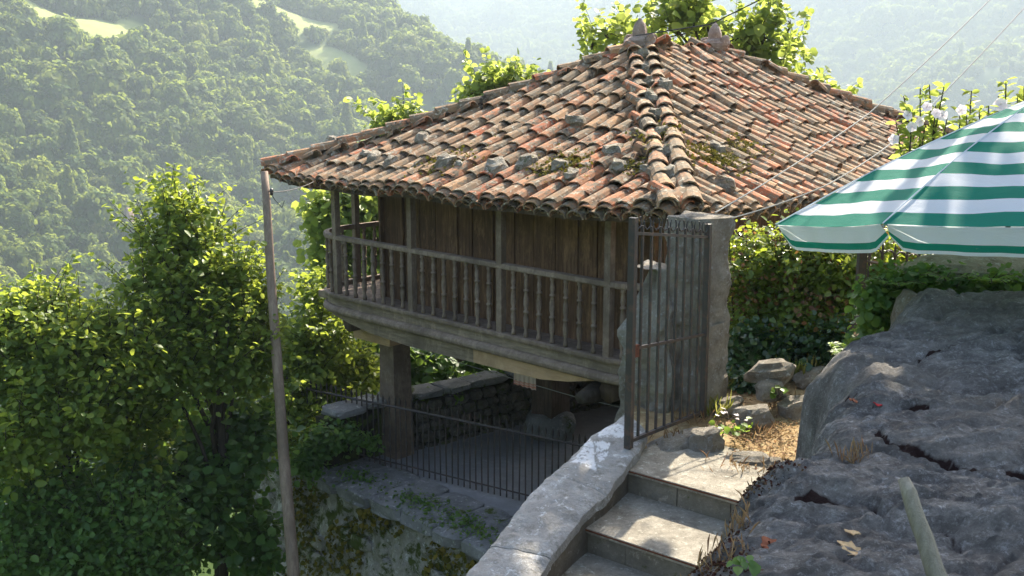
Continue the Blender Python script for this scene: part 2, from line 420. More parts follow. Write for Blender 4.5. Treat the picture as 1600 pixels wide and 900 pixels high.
m, nt, b = mat('hill_ground')
c = ramp(nt, nz(nt, .05, 6), [(.3, (.03, .055, .015)), (.7, (.06, .09, .025))])
c = mix(nt, ramp(nt, attr(nt, 'meadow'), [(0, 0), (.25, 1)]), c, mix(nt, nz(nt, .2, 4), (.20, .26, .07), (.34, .33, .14)))
fin(nt, b, c, .95, .1); me.materials.append(m)
hill = bpy.data.objects.new('hillside', me); COL.objects.link(hill); tag(hill, kind='structure')

# ---- crowns for the far wood
def crown_variant(i):
    r_ = np.random.default_rng(50+i); n = 900
    d = r_.normal(size=(n, 3)); d[:, 2] = np.abs(d[:, 2])*1.1-.35; d /= np.linalg.norm(d, axis=1)[:, None]
    con = i in (4, 5)
    lob = 1+.25*np.sin(d[:, 0]*4+i)*np.cos(d[:, 1]*4.5+2*i)+.12*np.sin(d[:, 2]*9+i)
    rad = (1-.3*r_.random(n)**1.5)*lob
    P = d*rad[:, None]*np.array([1, 1, .95 if not con else 1.0])
    if con:
        t = r_.random(n)**.8; a = r_.random(n)*6.283; q = (1-t)*.75+.05; P = np.stack([np.cos(a)*q, np.sin(a)*q, t*2.6-.6], 1); d = np.stack([np.cos(a), np.sin(a), .5+0*a], 1)
    P[:, 2] += .8
    Nn = d+r_.normal(size=(n, 3))*.35+np.array([0, 0, .25])
    return leaf_mesh('wood_crown', P, Nn, .26*r_.uniform(.6, 1.3, n) if not con else .22*r_.uniform(.7, 1.3, n), M['wood'], .95, .2, tint=r_.random(n))
m, nt, b = mat('wood_foliage')
c = ramp(nt, orand(nt), [(0, (.035, .08, .016)), (.3, (.07, .135, .024)), (.6, (.12, .18, .03)), (.85, (.17, .215, .036)), (1, (.23, .24, .06))])
c = mix(nt, ramp(nt, attr(nt, 'tint'), [(0, 0), (1, .5)]), c, (.04, .06, .02))
c = mix(nt, ramp(nt, nz(nt, .02, 4), [(.45, 0), (.7, .5)]), c, (.05, .09, .022))
fin(nt, b, c, .7, .15)
t = nt.nodes.new('ShaderNodeBsdfTranslucent'); nt.links.new(mix(nt, .55, c, (.36, .42, .07)), t.inputs[0])
x = nt.nodes.new('ShaderNodeMixShader'); x.inputs[0].default_value = .5
nt.links.new(b.outputs[0], x.inputs[1]); nt.links.new(t.outputs[0], x.inputs[2]); nt.links.new(x.outputs[0], nt.nodes['Material Output'].inputs[0])
M['wood'] = m
src = bpy.data.collections.new('wood_crowns')
for i in range(6):
    o = bpy.data.objects.new('wood_crown', crown_variant(i)); src.objects.link(o)
def scatter(name, pts, scl, idx):
    me = bpy.data.meshes.new(name); n = len(pts)
    me.vertices.add(n); me.vertices.foreach_set('co', pts.astype(np.float32).ravel())
    for nm, ty, dat, key in (('scl', 'FLOAT_VECTOR', scl, 'vector'), ('rotz', 'FLOAT_VECTOR', np.stack([0*idx, 0*idx, rng.uniform(0, 6.28, n)], 1), 'vector'), ('idx', 'INT', idx, 'value')):
        at = me.attributes.new(nm, ty, 'POINT'); at.data.foreach_set(key, np.asarray(dat).astype(np.int32 if ty == 'INT' else np.float32).ravel())
    o = bpy.data.objects.new(name, me); COL.objects.link(o)
    ng = bpy.data.node_groups.new(name, 'GeometryNodeTree')
    ng.interface.new_socket('Geometry', in_out='INPUT', socket_type='NodeSocketGeometry'); ng.interface.new_socket('Geometry', in_out='OUTPUT', socket_type='NodeSocketGeometry')
    gi = ng.nodes.new('NodeGroupInput'); go = ng.nodes.new('NodeGroupOutput')
    ip = ng.nodes.new('GeometryNodeInstanceOnPoints'); ci = ng.nodes.new('GeometryNodeCollectionInfo')
    ci.inputs['Collection'].default_value = src; ci.inputs['Separate Children'].default_value = True; ci.inputs['Reset Children'].default_value = True
    ip.inputs['Pick Instance'].default_value = True
    L = ng.links.new; L(gi.outputs[0], ip.inputs['Points']); L(ci.outputs[0], ip.inputs['Instance'])
    for nm, ty, so_ in (('scl', 'FLOAT_VECTOR', 'Scale'), ('rotz', 'FLOAT_VECTOR', 'Rotation'), ('idx', 'INT', 'Instance Index')):
        na = ng.nodes.new('GeometryNodeInputNamedAttribute'); na.data_type = ty; na.inputs['Name'].default_value = nm
        L([q for q in na.outputs if q.enabled and q.name == 'Attribute'][0], ip.inputs[so_])
    L(ip.outputs[0], go.inputs[0])
    md_ = o.modifiers.new('scatter', 'NODES'); md_.node_group = ng
    return o
def wood_points(r0, r1, d0, d1, n):
    r = np.sqrt(rng.uniform(r0*r0, r1*r1, n)); ph = np.radians(rng.uniform(d0, d1, n)); return r, ph
allp = []; alls = []
for r0, r1, n, s0, s1 in ((222, 330, 2400, 2.0, 5.4), (330, 660, 8800, 2.0, 6.6), (660, 1100, 6000, 4.0, 7), (1100, 2400, 30000, 5, 8.5)):
    r, ph = wood_points(r0, r1, -40, 40, n); z = terrain(r, ph)
    x, y = r*np.sin(ph), r*np.cos(ph)
    keep = (z > -97) & (z/r < math.tan(math.radians(9)))
    for (c, s) in meadows: keep &= np.hypot(x-c[0], y-c[1]) > s*rng.uniform(.75, 1.05, n)
    sc = rng.uniform(s0, s1, n)*(1+.25*np.sin(x*.05)*np.cos(y*.04))
    allp.append(np.stack([x, y, z-.3*sc], 1)[keep]); alls.append(sc[keep])
allp = np.concatenate(allp); alls = np.concatenate(alls); n = len(allp)
idx = rng.choice(6, n, p=[.25, .24, .24, .24, .02, .01])
scl = np.stack([alls*rng.uniform(.8, 1.15, n), alls*rng.uniform(.8, 1.15, n), alls*rng.uniform(.9, 1.5, n)], 1)
wo = scatter('wooded_slope', allp, scl, idx)
tag(wo, 'dense wood of broadleaf trees covering the hazy hillsides across the valley', 'wood', kind='stuff')

# pale poplar and rock spire on the facing slope
def far_tree(px, py, s, zs, label, col):
    x, y = ter_hit(px, py); z = float(terr_xy(np.array(x), np.array(y)))
    e = empty('poplar_tree', (x, y, z)); tag(e, label, 'tree')
    n = 900; a = rng.random(n)*6.283; t = rng.random(n); q = s*(.25+.75*np.sin(np.pi*t**.7))*np.sqrt(rng.random(n))
    P = np.stack([x+np.cos(a)*q, y+np.sin(a)*q, z+1+t*zs], 1)
    add_me('crown', leaf_mesh('crown', P, rng.normal(size=(n, 3))+[0, 0, .6], .9*rng.uniform(.6, 1.2, n), M[col], .8), e)
    g = G(); g.tube([(x, y, z-1), (x, y, z+zs*.6)], [.35, .15], 6); g.build('trunk', M['bark'], e)
M['poplar'] = leaf_mat('poplar_leaves', [(.13, .2, .06), (.2, .27, .09)], (.35, .42, .1), .45)
far_tree(330, 222, 3.4, 11, 'pale green poplar rising out of the darker wood on the facing hillside', 'poplar')
x, y = ter_hit(204, 385); z = float(terr_xy(np.array(x), np.array(y)))
g = G(); k = 8; rings = []
for i, (zz, rr) in enumerate([(-4, 3.4), (1, 2.6), (4, 2.2), (7, 2.0), (9.5, 1.6), (11.5, .8)]):
    rings += [(x+rr*random.uniform(.75, 1.2)*math.cos(6.283*j/k), y+rr*math.sin(6.283*j/k), z+zz+random.uniform(-.5, .5)) for j in range(k)]
g.add(rings, [(i*k+j, i*k+(j+1) % k, (i+1)*k+(j+1) % k, (i+1)*k+j) for i in range(5) for j in range(k)]+[tuple(5*k+j for j in range(k))])
tag(g.build('rock_spire', stone_mat('spire_rock', (.2, .13, .09), (.32, .23, .17), (.4, .32, .25), .5)), 'narrow pale reddish rock spire standing among trees on the far hillside', 'rock')

# ================================================================ GRANARY
gran = empty('raised_granary', uv(2.8, 4, -6.4))
tag(gran, 'old wooden granary on pillars with mossy terracotta hip roof and balustraded gallery', 'granary')
EZ = -1.47
A0 = (-1.35, -.5); AL = 8.28; BL = 11.7; RD = 4.7; RISE = 2.1
def roof_pt(face, x, s):
    """face 0: left hip end, 1: right long side, 2: far end, 3: far long side; x metres along eave, s 0..1 up the slope"""
    q = s*RD
    if face == 0: a, bq, Lx = A0[0]+x, A0[1]+q, AL
    elif face == 1: a, bq, Lx = A0[0]+q*(AL/2/RD), A0[1]+x, BL
    elif face == 2: a, bq, Lx = A0[0]+x, A0[1]+BL-q, AL
    else: a, bq, Lx = A0[0]+AL-q*(AL/2/RD), A0[1]+x, BL
    e = max(0, 1-min(x, Lx-x)/1.3)
    z = EZ+RISE*s-.09*math.sin(math.pi*s)+.09*e*e*(1-s)+.018*math.sin(x*1.7+face)+.015*math.sin(x*3.1+s*6)
    return uv(a, bq, z)
def frame_at(face, x, s):
    p = roof_pt(face, x, s); ex = (roof_pt(face, x+.05, s)-roof_pt(face, x-.05, s)).normalized()
    up = (roof_pt(face, x, s+.02)-roof_pt(face, x, s-.02)).normalized()
    nn = ex.cross(up)
    if nn.z < 0: nn = -nn; ex = -ex
    up = nn.cross(ex)
    return p, ex, up, nn
g = G()
for face in range(4):
    Lx = AL if face in (0, 2) else BL; nx, ns = 16, 8
    lim = AL/2 if face in (0, 2) else RD
    for off in (-.05, -.11):
        n0 = len(g.v); vs = []
        for j in range(ns+1):
            s = j/ns; x0, x1 = lim*s, Lx-lim*s
            for i in range(nx+1): vs.append(roof_pt(face, x0+(x1-x0)*i/nx, s)+Vector((0, 0, off)))
        g.add(vs, [(j*(nx+1)+i, j*(nx+1)+i+1, (j+1)*(nx+1)+i+1, (j+1)*(nx+1)+i) for j in range(ns) for i in range(nx)])
        if off == -.05: top = n0
    g.f += [(top+i, top+i+1, n0+i+1, n0+i) for i in range(nx)]; g.m += [0]*nx
roof = g.build('roof', M['darkwood'], gran)

def tile_mesh(i, wl=.27, wu=.205, ln=.58, ht=.118, th=.018):
    r_ = random.Random(i); g = G(); n = 6; vs = []
    warp = r_.uniform(-.012, .012); chip = r_.choice([0, 0, .03, .06])
    for y, w, h in ((-.09, wl, ht), (ln/2-.09, (wl+wu)/2, ht*.93), (ln-.09, wu, ht*.85)):
        for o in (0, th):
            for k in range(n+1):
                t = math.pi*k/n; rr = 1-2*o/w
                yy = y+(chip*(k/n)**2*r_.uniform(.6, 1) if y < 0 else 0)+(warp*math.sin(k))
                vs.append((-math.cos(t)*w/2*rr, yy, math.sin(t)**.85*(h-o)-.02+warp*(y*2)))
    m_ = n+1; fs = []
    for r in range(2):
        a = r*2*m_
        for k in range(n):
            fs.append((a+k, a+k+1, a+2*m_+k+1, a+2*m_+k)); fs.append((a+m_+k+1, a+m_+k, a+3*m_+k, a+3*m_+k+1))
    for k in range(n):
        fs.append((k+1, k, m_+k, m_+k+1)); a = 4*m_; fs.append((a+k, a+k+1, a+m_+k+1, a+m_+k))
    g.add(vs, fs); return g
tiles = []
for i in range(14):
    gg = tile_mesh(i, wl=.27+random.uniform(-.015, .02)); me = gg.mesh('roof_tile', M['tile']); tiles.append((gg, me))
placed = []   # (matrix, priority, convex)
def tmat(p, ex, up, nn, lift=0, tilt=0, yaw=0, roll=0):
    R = Matrix((ex, up, nn)).transposed().to_4x4()
    return Matrix.Translation(p+nn*lift) @ R @ Matrix.Rotation(yaw, 4, 'Z') @ Matrix.Rotation(roll, 4, 'Y') @ Matrix.Rotation(tilt, 4, 'X')
SP = .292; ROWS = 11
for face in range(4):
    Lx = AL if face in (0, 2) else BL; lim = AL/2 if face in (0, 2) else RD
    nc = int(Lx/SP)
    for cI in range(nc+1):
        x = (cI+.5)*Lx/(nc+1)
        so_ = random.uniform(-.03, .03)
        for r in range(ROWS+1):
            s = r/ROWS+(so_ if r else 0)+random.uniform(-.012, .012)+.008
            if r == 0: s = .012+random.uniform(-.004, .004)
            xx = x+random.gauss(0, .012)
            if not (lim*(s+.02)-.12 < xx < Lx-lim*(s+.02)+.12) or s > .985: continue
            p, ex, up, nn = frame_at(face, xx, s)
            big = random.random() < .06
            placed.append((tmat(p, ex, up, nn, .055+random.uniform(0, .012)+(.03 if big else 0), -.055+random.gauss(0, .015), random.gauss(0, .05)+(random.uniform(-.2, .2) if big else 0), random.gauss(0, .05)), face, True))
            p, ex, up, nn = frame_at(face, xx+SP/2, s)
            if face < 2: placed.append((tmat(p, ex, up, nn, .03, -.05, random.gauss(0, .03)) @ Matrix.Rotation(math.pi, 4, 'Y'), 9, False))
        if face < 2:   # under-course at the eave
            for dx in (0, SP/2):
                p, ex, up, nn = frame_at(face, x+dx+random.gauss(0, .01), .0)
                placed.append((tmat(p-up*.03*(1 if dx else .6), ex, up, nn, .03 if not dx else -.035, -.03, random.gauss(0, .03)), 8 if dx else 7, True))
def capline(pa, pb_, n, off=Vector((0, 0, 0)), pr=0, lift=.11, wide=1.0):
    pa = Vector(pa)+off; pb_ = Vector(pb_)+off
    for i in range(n):
        t = i/n; d = (pb_-pa).normalized(); p = pa.lerp(pb_, t)+Vector((0, 0, -.10*math.sin(math.pi*t)))
        ex = d.cross(Vector((0, 0, 1))).normalized(); nn = ex.cross(d)
        placed.append((tmat(p, ex, d, nn, lift+random.uniform(0, .02), -.09, random.gauss(0, .06), random.gauss(0, .08)) @ Matrix.Diagonal((wide, 1, 1.15, 1)), pr, True))
cN = roof_pt(0, 0, 0); cL = roof_pt(0, AL, 0); cR = roof_pt(1, BL, 0); cB = roof_pt(2, AL, 0)
A1 = roof_pt(0, AL/2, 1); A2 = roof_pt(2, AL/2, 1)
capline(cN, A1, 15, U*.14-V*.14*.0, 0); capline(cN, A1, 15, -U*.05+V*.20, 0, .12)
capline(cL, A1, 15); capline(cR, A2, 15, pr=1); capline(cB, A2, 15, pr=3); capline(A1+(A1-A2)*.0, A2, 6, pr=1, lift=.1)
# the largest in view become parts of their own
pri = []
for i, (mx, f, cx) in enumerate(placed):
    p = mx.translation; vis = f in (0, 1, 7, 8) and cx
    pri.append(((0 if vis else 100)+(3 if f in (7, 8) else 0)+p.y*(1.0 if f != 1 else 1.12), i))
pri.sort(); chosen = set(i for _, i in pri[:300]); wl = WL(roof)
rest = []
for i, (mx, f, cx) in enumerate(placed):
    if i in chosen:
        o = bpy.data.objects.new('roof_tile', random.choice(tiles)[1]); COL.objects.link(o); o.parent = roof
        mm = mx.copy(); mm.translation = mx.translation-wl; o.matrix_local = mm
    else: rest.append(mx)
tv = [np.array(t[0].v) for t in tiles]; tf = np.array(tiles[0][0].f); nv = len(tv[0]); vs = []; fs = []
for j, mx in enumerate(rest):
    A = np.array(mx); v = tv[j % 14] @ A[:3, :3].T+A[:3, 3]; vs.append(v); fs.append(tf+j*nv)
me = bpy.data.meshes.new('tile_covering'); me.from_pydata(np.concatenate(vs).tolist(), [], np.concatenate(fs).tolist())
at_ = me.attributes.new('tint', 'FLOAT', 'FACE'); at_.data.foreach_set('value', np.repeat(rng.random(len(rest)), len(tf)).astype(np.float32))
me.materials.append(M['tilej']); o = bpy.data.objects.new('tile_covering', me); COL.objects.link(o); o.parent = roof; o['kind'] = 'stuff'

# stone finials
def rock_mesh(c, sz, seed, n=10, k=7, rough=.22, ax=None, sq=.75):
    r_ = random.Random(seed); g = G(); vs = []
    for i in range(k+1):
        t = i/k; ph = math.pi*(t-.5)
        for j in range(n):
            a = 6.283*j/n
            d = Vector((math.cos(ph)*math.cos(a), math.cos(ph)*math.sin(a), math.sin(ph)))
            q = 1+rough*mn.noise(d*1.6+Vector((seed*3.1, seed, 0)))*2+rough*.5*mn.noise(d*4+Vector((seed, 0, 5)))
            d = Vector([math.copysign(abs(x)**sq, x) for x in d])*q
            p = Vector((d.x*sz[0], d.y*sz[1], d.z*sz[2]))
            if ax: p = ax[0]*p.x+ax[1]*p.y+ax[2]*p.z
            vs.append(Vector(c)+p)
    fs = [(i*n+j, i*n+(j+1) % n, (i+1)*n+(j+1) % n, (i+1)*n+j) for i in range(k) for j in range(n)]
    g.add(vs, fs); return g
for q, hh, tp in ((A1-Vector((0, 0, .10)), .38, 0), (A2-Vector((0, 0, .06)), .38, 1)):
    f = empty('roof_finial', q-gran.location, gran)
    g = G(); prof = [(.12, 0), (.135, .08), (.13, .18), (.10, .28), (.05, hh-.04), (.01, hh)]
    g.lathe(q+Vector((0, 0, .24)), prof, 7)
    g.v = [(a+random.uniform(-.012, .012), b_+random.uniform(-.012, .012), c) for a, b_, c in g.v]
    g.build('pinnacle', M['finial'], f)
    rock_mesh(q+Vector((0, 0, .2)), (.26, .2, .13), 3+tp, rough=.12).build('finial_base', M['finial'], f)
    for sx in (-1, 1):
        rock_mesh(q+U*sx*.22+Vector((0, 0, .27)), (.09, .08, .1), 8+sx+tp).build('scroll', M['finial'], f)

# stones that weigh down the tiles
def weight(face, x, s, r, label, grp='stones weighing down the roof tiles', hip=None, flat=.6):
    if hip is not None: p = cN.lerp(A1, hip)+Vector((0, 0, .2-.1*math.sin(math.pi*hip)))+V*.07+U*.06
    else: p = frame_at(face, x, s); p = p[0]+p[3]*.17
    sd = random.randrange(999)
    yaw = random.uniform(0, 3); ax = (Vector((math.cos(yaw), math.sin(yaw), .2)).normalized(), Vector((-math.sin(yaw), math.cos(yaw), random.uniform(-.3, .3))).normalized(), Vector((0, 0, 1)))
    o = rock_mesh(p-Vector((0, 0, .03)), (r, r*random.uniform(.65, .9), r*flat), sd, 8, 6, .3, ax).build('weight_stone', M['weight'])
    tag(o, label, 'stone', grp)
ORD = 'first second third fourth fifth sixth seventh eighth ninth tenth eleventh twelfth thirteenth fourteenth fifteenth sixteenth'.split()
for i, h in enumerate((.13, .24, .36, .47, .58, .68, .78, .88)):
    weight(0, 0, 0, random.uniform(.085, .125), f'grey stone wedged in the near hip of the roof, {ORD[i]} one up from the eave', hip=h, flat=.8)
for i in range(14):
    weight(0, AL-.5-i*.53+random.uniform(-.15, .15), .155+random.uniform(-.045, .045)+(.03 if i < 3 else 0), random.choice([.08, .11, .13, .17]), f'lichened stone above the front eave, {ORD[i]} from the far left corner of the roof')
for i, (x, s, t) in enumerate(((5.9, .30, 'on the left roof face midway up near the far hip'), (3.3, .46, 'alone at the middle of the left roof face'), (2.6, .72, 'high on the left roof face below the finial'), (1.9, .28, 'on the left roof face close to the double hip'))):
    weight(0, x, s, .15, 'pale weathered stone lying '+t)
for i, (x, s, t) in enumerate(((1.5, .10, 'by the near corner'), (2.6, .3, 'low on the face beside the mossy tiles'), (6.5, .05, 'at the eave beside the striped parasol'))):
    weight(1, x, s, .15, 'grey stone on the right roof face '+t)
# moss on the roof
mp = []
for face, x, s, n, sp in ((1, 1.6, .32, 500, .3), (1, 2.3, .25, 600, .35), (0, 1.6, .40, 350, .2), (0, 2.5, .2, 500, .35), (1, 3.3, .3, 300, .3), (0, 1.2, .22, 300, .25), (0, 4.6, .15, 250, .4)):
    p, ex, up, nn = frame_at(face, x, s)
    q = rng.normal(size=(n, 3)); mp.append(np.array([list(p+ex*float(a)*sp*.6+up*float(b_)*sp*.6+nn*(.10+.035*abs(float(c)))) for a, b_, c in q]))
mp = np.concatenate(mp)
o = add_me('roof_moss', leaf_mesh('roof_moss', mp, rng.normal(size=mp.shape)+[0, 0, 1], .05*rng.uniform(.5, 1.3, len(mp)), M['moss'], .8), roof); o['kind'] = 'stuff'

# walls of upright planks
wall = empty('plank_wall', uv(2.5, .55, -3.45)-gran.location, gran)
g = G(); g.box(uv(2.45, .70, -2.45), (5.5, .06, 2.0), (U, V, Vector((0, 0, 1)))); g.build('backing_board', M['darkwood'], wall)
a = 5.28; i = 0
while a > -.3:
    w = random.choice([.30, .34, .38, .42]) if i else .40
    if i in (1, 5, 8): w = .13
    g = G(); d = random.uniform(-.012, .012)
    g.box(uv(a-w/2, .62+d-(.03 if w < .2 else 0), -2.46), (w-.018, .045, 2.02), (U, V, Vector((0, 0, 1))))
    o = g.build('plank', M['plank'], wall, org=uv(a-w/2, .62, -3.4)); a -= w; i += 1
for sgn, ua in ((1, 5.28), (-1, -.3)):
    for k in range(14):
        g = G(); g.box(uv(ua, .8+k*.62, -2.46), (.05, .6, 2.02), (U, V, Vector((0, 0, 1)))); g.build('plank', M['plank'], wall, org=uv(ua, .8+k*.62, -3.4))
# floor deck
g = G(); g.box(uv(2.9, 4.6, -3.52), (7.4, 8.9, .12), (U, V, Vector((0, 0, 1)))); 
fl = g.build('floor_deck', M['rail'], gran)
# gallery path with rounded corners
def gpath(n=10):
    pts = []
    for k in range(8): pts.append((uv(-.9, 8-k*.9), -U))
    for k in range(n+1):
        t = math.pi/2*k/n; pts.append((uv(0-.9*math.cos(t), .9-.9*math.sin(t)), (-U*math.cos(t)-V*math.sin(t))))
    for k in range(1, 12): pts.append((uv(5.8*k/12, 0), -V))
    for k in range(n+1):
        t = math.pi/2*k/n; pts.append((uv(5.8+.9*math.sin(t), .9-.9*math.cos(t)), (U*math.sin(t)-V*math.cos(t))))
    for k in range(1, 9): pts.append((uv(6.7, .9+k*.9), U))
    return pts
GP = gpath()
def prof(o0, o1, z0, z1): return [(o0, z0), (o1, z0), (o1, z1), (o0, z1)]
g = G(); g.sweep(GP, [(-.07, -3.47), (.06, -3.47), (.075, -3.44), (.075, -3.405), (.05, -3.39), (-.07, -3.39)]); g.build('sill_board', M['rail'], gran)
g = G(); g.sweep(GP, prof(-.1, .02, -3.60, -3.473)); g.build('frieze_board', M['beam'], gran)
g = G(); g.sweep(GP, [(-.1, -3.74), (.05, -3.74), (.09, -3.71), (.10, -3.67), (.085, -3.63), (.05, -3.603), (-.1, -3.603)]); g.build('moulding', M['rail'], gran)
rail = empty('gallery_railing', uv(2.9, 0, -3.4)-gran.location, gran)
g = G(); g.sweep(GP, [(-.045, -2.475), (.045, -2.475), (.055, -2.455), (.05, -2.405), (.02, -2.395), (-.045, -2.395)]); g.build('handrail', M['rail'], rail)
bp = [(.034, 0), (.036, .05), (.024, .08), (.022, .11), (.036, .17), (.041, .27), (.025, .34), (.042, .35), (.042, .375), (.022, .39), (.040, .46), (.038, .56), (.022, .645), (.040, .655), (.040, .68), (.022, .69), (.036, .74), (.030, .80), (.022, .86), (.034, .87), (.034, .92)]
gb = G(); gb.lathe((0, 0, 0), bp, 8); bme = gb.mesh('baluster', M['rail'], True)
def baluster(p):
    o = bpy.data.objects.new('baluster', bme); COL.objects.link(o); o.parent = rail; o.location = p-WL(rail)
    o.rotation_euler = (random.uniform(-.008, .008), random.uniform(-.012, .012), random.uniform(0, 6))
for bay in range(3):
    for k in range(7): baluster(uv(1.935*bay+1.935*(k+1)/8, 0, -3.39))
for k in range(4):
    t = math.pi/2*(k+.6)/4; baluster(uv(5.8+.9*math.sin(t), .9-.9*math.cos(t), -3.39)); baluster(uv(-.9*math.sin(t), .9-.9*math.cos(t), -3.39))
for k in range(10): baluster(uv(6.7, 1.25+k*.24, -3.39))
for k in range(4): baluster(uv(-.9, 1.2+k*.24, -3.39))
def post(a, b_, w=.10):
    g = G(); g.box(uv(a, b_, -2.46), (w, w, 2.0), (U, V, Vector((0, 0, 1)))); g.build('gallery_post', M['rail'], gran, org=uv(a, b_, -3.4))
for k in range(4): post(1.935*k, -.0)
post(6.7, 1.08, .10); post(6.7, 3.3); post(-.9, 1.2); post(-.9, 3.5)
# eave plate
g = G(); g.sweep(GP, prof(-.06, .07, -1.62, -1.52)); g.build('eave_plate', M['rail'], gran)
# main beams
def beam(path, name, m):
    g = G(); n = 4; vs = []
    for (a, b0, b1, zt, zb) in path: vs += [uv(a, b0, zt), uv(a, b1, zt), uv(a, b1, zb), uv(a, b0, zb)]
    fs = [(i*4+k, (i+1)*4+k, (i+1)*4+(k+1) % 4, i*4+(k+1) % 4) for i in range(len(path)-1) for k in range(4)]+[(3, 2, 1, 0), tuple((len(path)-1)*4+k for k in range(4))]
    g.add(vs, fs); return g.build(name, m, gran)
bw = (.03, .33)
beam([(6.05, *bw, -3.745, -3.79), (5.6, *bw, -3.745, -3.87), (5.0, *bw, -3.745, -3.95), (4.2, *bw, -3.745, -3.985), (3.4, *bw, -3.745, -3.985), (2.55, *bw, -3.745, -3.97)], 'main_beam', M['beam'])
beam([(2.548, *bw, -3.746, -3.97), (1.9, *bw, -3.746, -3.965), (1.2, *bw, -3.746, -3.95), (.7, *bw, -3.746, -3.88), (.3, .1, .3, -3.746, -3.80)], 'main_beam', M['newbeam'])
for a in (5.75, 3.0, .1):
    g = G(); g.tube([uv(a, .15, -3.92), uv(a, 3, -3.9), uv(a, 7.6, -3.9)], .16, 8); g.build('cross_beam', M['darkwood'], gran, True)
g = G(); g.tube([uv(.35, -.12, -4.0), uv(.35, .2, -4.0), uv(.35, 1.2, -3.92)], [.10, .13, .11], 9); g.v=[(a_+.04*mn.noise(Vector((a_*6,b_*6,c_*6))),b_,c_+.05*mn.noise(Vector((a_*7,b_*7,c_*7+3)))) for a_,b_,c_ in g.v]; o = g.build('beam_end', M['bark'], gran, True); o['label'] = 'gnarled round beam end poking out under the gallery corner'
def pillar(a, b_, zb, zt, w0, w1, slab=True, blk=None):
    e = empty('pillar', uv(a, b_, zb)-gran.location, gran)
    ax = (U, V, Vector((0, 0, 1)))
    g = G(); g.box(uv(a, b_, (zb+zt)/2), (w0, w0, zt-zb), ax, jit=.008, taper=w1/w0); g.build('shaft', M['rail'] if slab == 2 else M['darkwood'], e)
    if slab: g = G(); g.box(uv(a, b_, zt+.09), (1.02, 1.02, .18), ax, jit=.015); g.build('capstone', M['newbeam'] if slab == 2 else M['cap'], e)
    if blk: rock_mesh(uv(a, b_, zb-.2), (.5, .42, .3), 5, rough=.1).build('footing_stone', M['cap'], e)
pillar(5.45, .90, -6.4, -4.24, .42, .37, 2)
pillar(4.07, 3.45, -5.95, -4.1, .50, .46, True, True)
pillar(.1, 4.5, -6.4, -4.1, .46, .4); pillar(5.4, 7.5, -6.4, -4.1, .46, .4)

# ================================================================ PATIO, RETAINING WALL, FENCE
g = G(); g.box(uv(2.2, 4.4, -6.5), (7.4, 8.4, .2), (U, V, Vector((0, 0, 1))))
o = g.build('patio', M['patio']); tag(o, kind='structure')
rw = empty('retaining_wall', uv(3, -.4, -10)); tag(rw, 'mossy rough stone retaining wall carrying the iron railing below the granary', 'wall')
# rough face as displaced sheet with depth
g = G(); nx, nzv = 130, 40; vs = []
def wface(a, t):
    z = -6.52-(3.9)*t; out = .55+.25*t
    p = uv(a, -out, z); q = p*2.2
    h = .10*mn.fractal(q, .8, 2.0, 4)+.05*mn.noise(p*6); c = mn.cell_vector(Vector((a*1.7+.3*mn.noise(p), z*2.4+.3*mn.noise(p*1.3), 0)))
    return p-V*(h+.06*c.x)
for j in range(nzv+1):
    for i in range(nx+1): vs.append(wface(-3+11.2*i/nx, j/nzv))
fs = [(j*(nx+1)+i, j*(nx+1)+i+1, (j+1)*(nx+1)+i+1, (j+1)*(nx+1)+i) for j in range(nzv) for i in range(nx)]
g.add(vs, fs); g.box(uv(2.6, 0, -8.5), (11.2, .9, 3.9), (U, V, Vector((0, 0, 1)))); g.build('wall_face', M['wall'], rw)
a = 7.6
while a > -2.5:
    w = random.uniform(.55, 1.15)
    g = G(); nn_ = 6; q = rock_mesh(uv(a-w/2, -.18, -6.44), (w/2*1.02, .60+random.uniform(-.05, .06), .12), int(a*10), 20, 9, .07, (U, V, Vector((0, 0, 1))), .3)
    o = q.build('capping_stone', M['cap'], rw); a -= w
# larger stones standing proud of the wall face
for i in range(46):
    a = random.uniform(.5, 7.4); z = random.uniform(-9.3, -6.8); t = (-6.52-z)/3.9
    p = uv(a, -(.55+.25*t)-.02, z); r = random.uniform(.13, .34)
    rock_mesh(p, (r, .1, r*random.uniform(.4, .7)), i+200, 8, 5, .2, (U, V, Vector((0, 0, 1)))).build('stone', M['wall'], rw)
n = 5200; A_ = rng.uniform(0, 7.4, n); T_ = rng.random(n)**1.3
keep = np.array([mn.noise(Vector((float(x)*.9, float(t)*3.2, 3))) for x, t in zip(A_, T_)]) > .02
A_, T_ = A_[keep], T_[keep]
Pm = np.array([list(wface(float(x), float(t)*.8)-V*random.uniform(0, .07)) for x, t in zip(A_, T_)])
o = add_me('wall_moss', leaf_mesh('wall_moss', Pm, rng.normal(size=Pm.shape)*.6+[-.5, -.6, .5], .085*rng.uniform(.5, 1.3, len(Pm)), M['moss'], .8), rw); o['kind'] = 'stuff'
n = 1600; A_ = rng.choice([1.2, 2.3, 3.4, 4.9, 6.2], n)+rng.normal(size=n)*.3; 
Pm = np.array([list(uv(float(x), -.35+random.gauss(0, .16), -6.32+random.uniform(-.03, .05))) for x in A_])
o = add_me('wall_moss', leaf_mesh('cap_moss', Pm, rng.normal(size=Pm.shape)*.6+[0, 0, 1], .06*rng.uniform(.5, 1.3, n), M['linden'], .8), rw); o['kind'] = 'stuff'

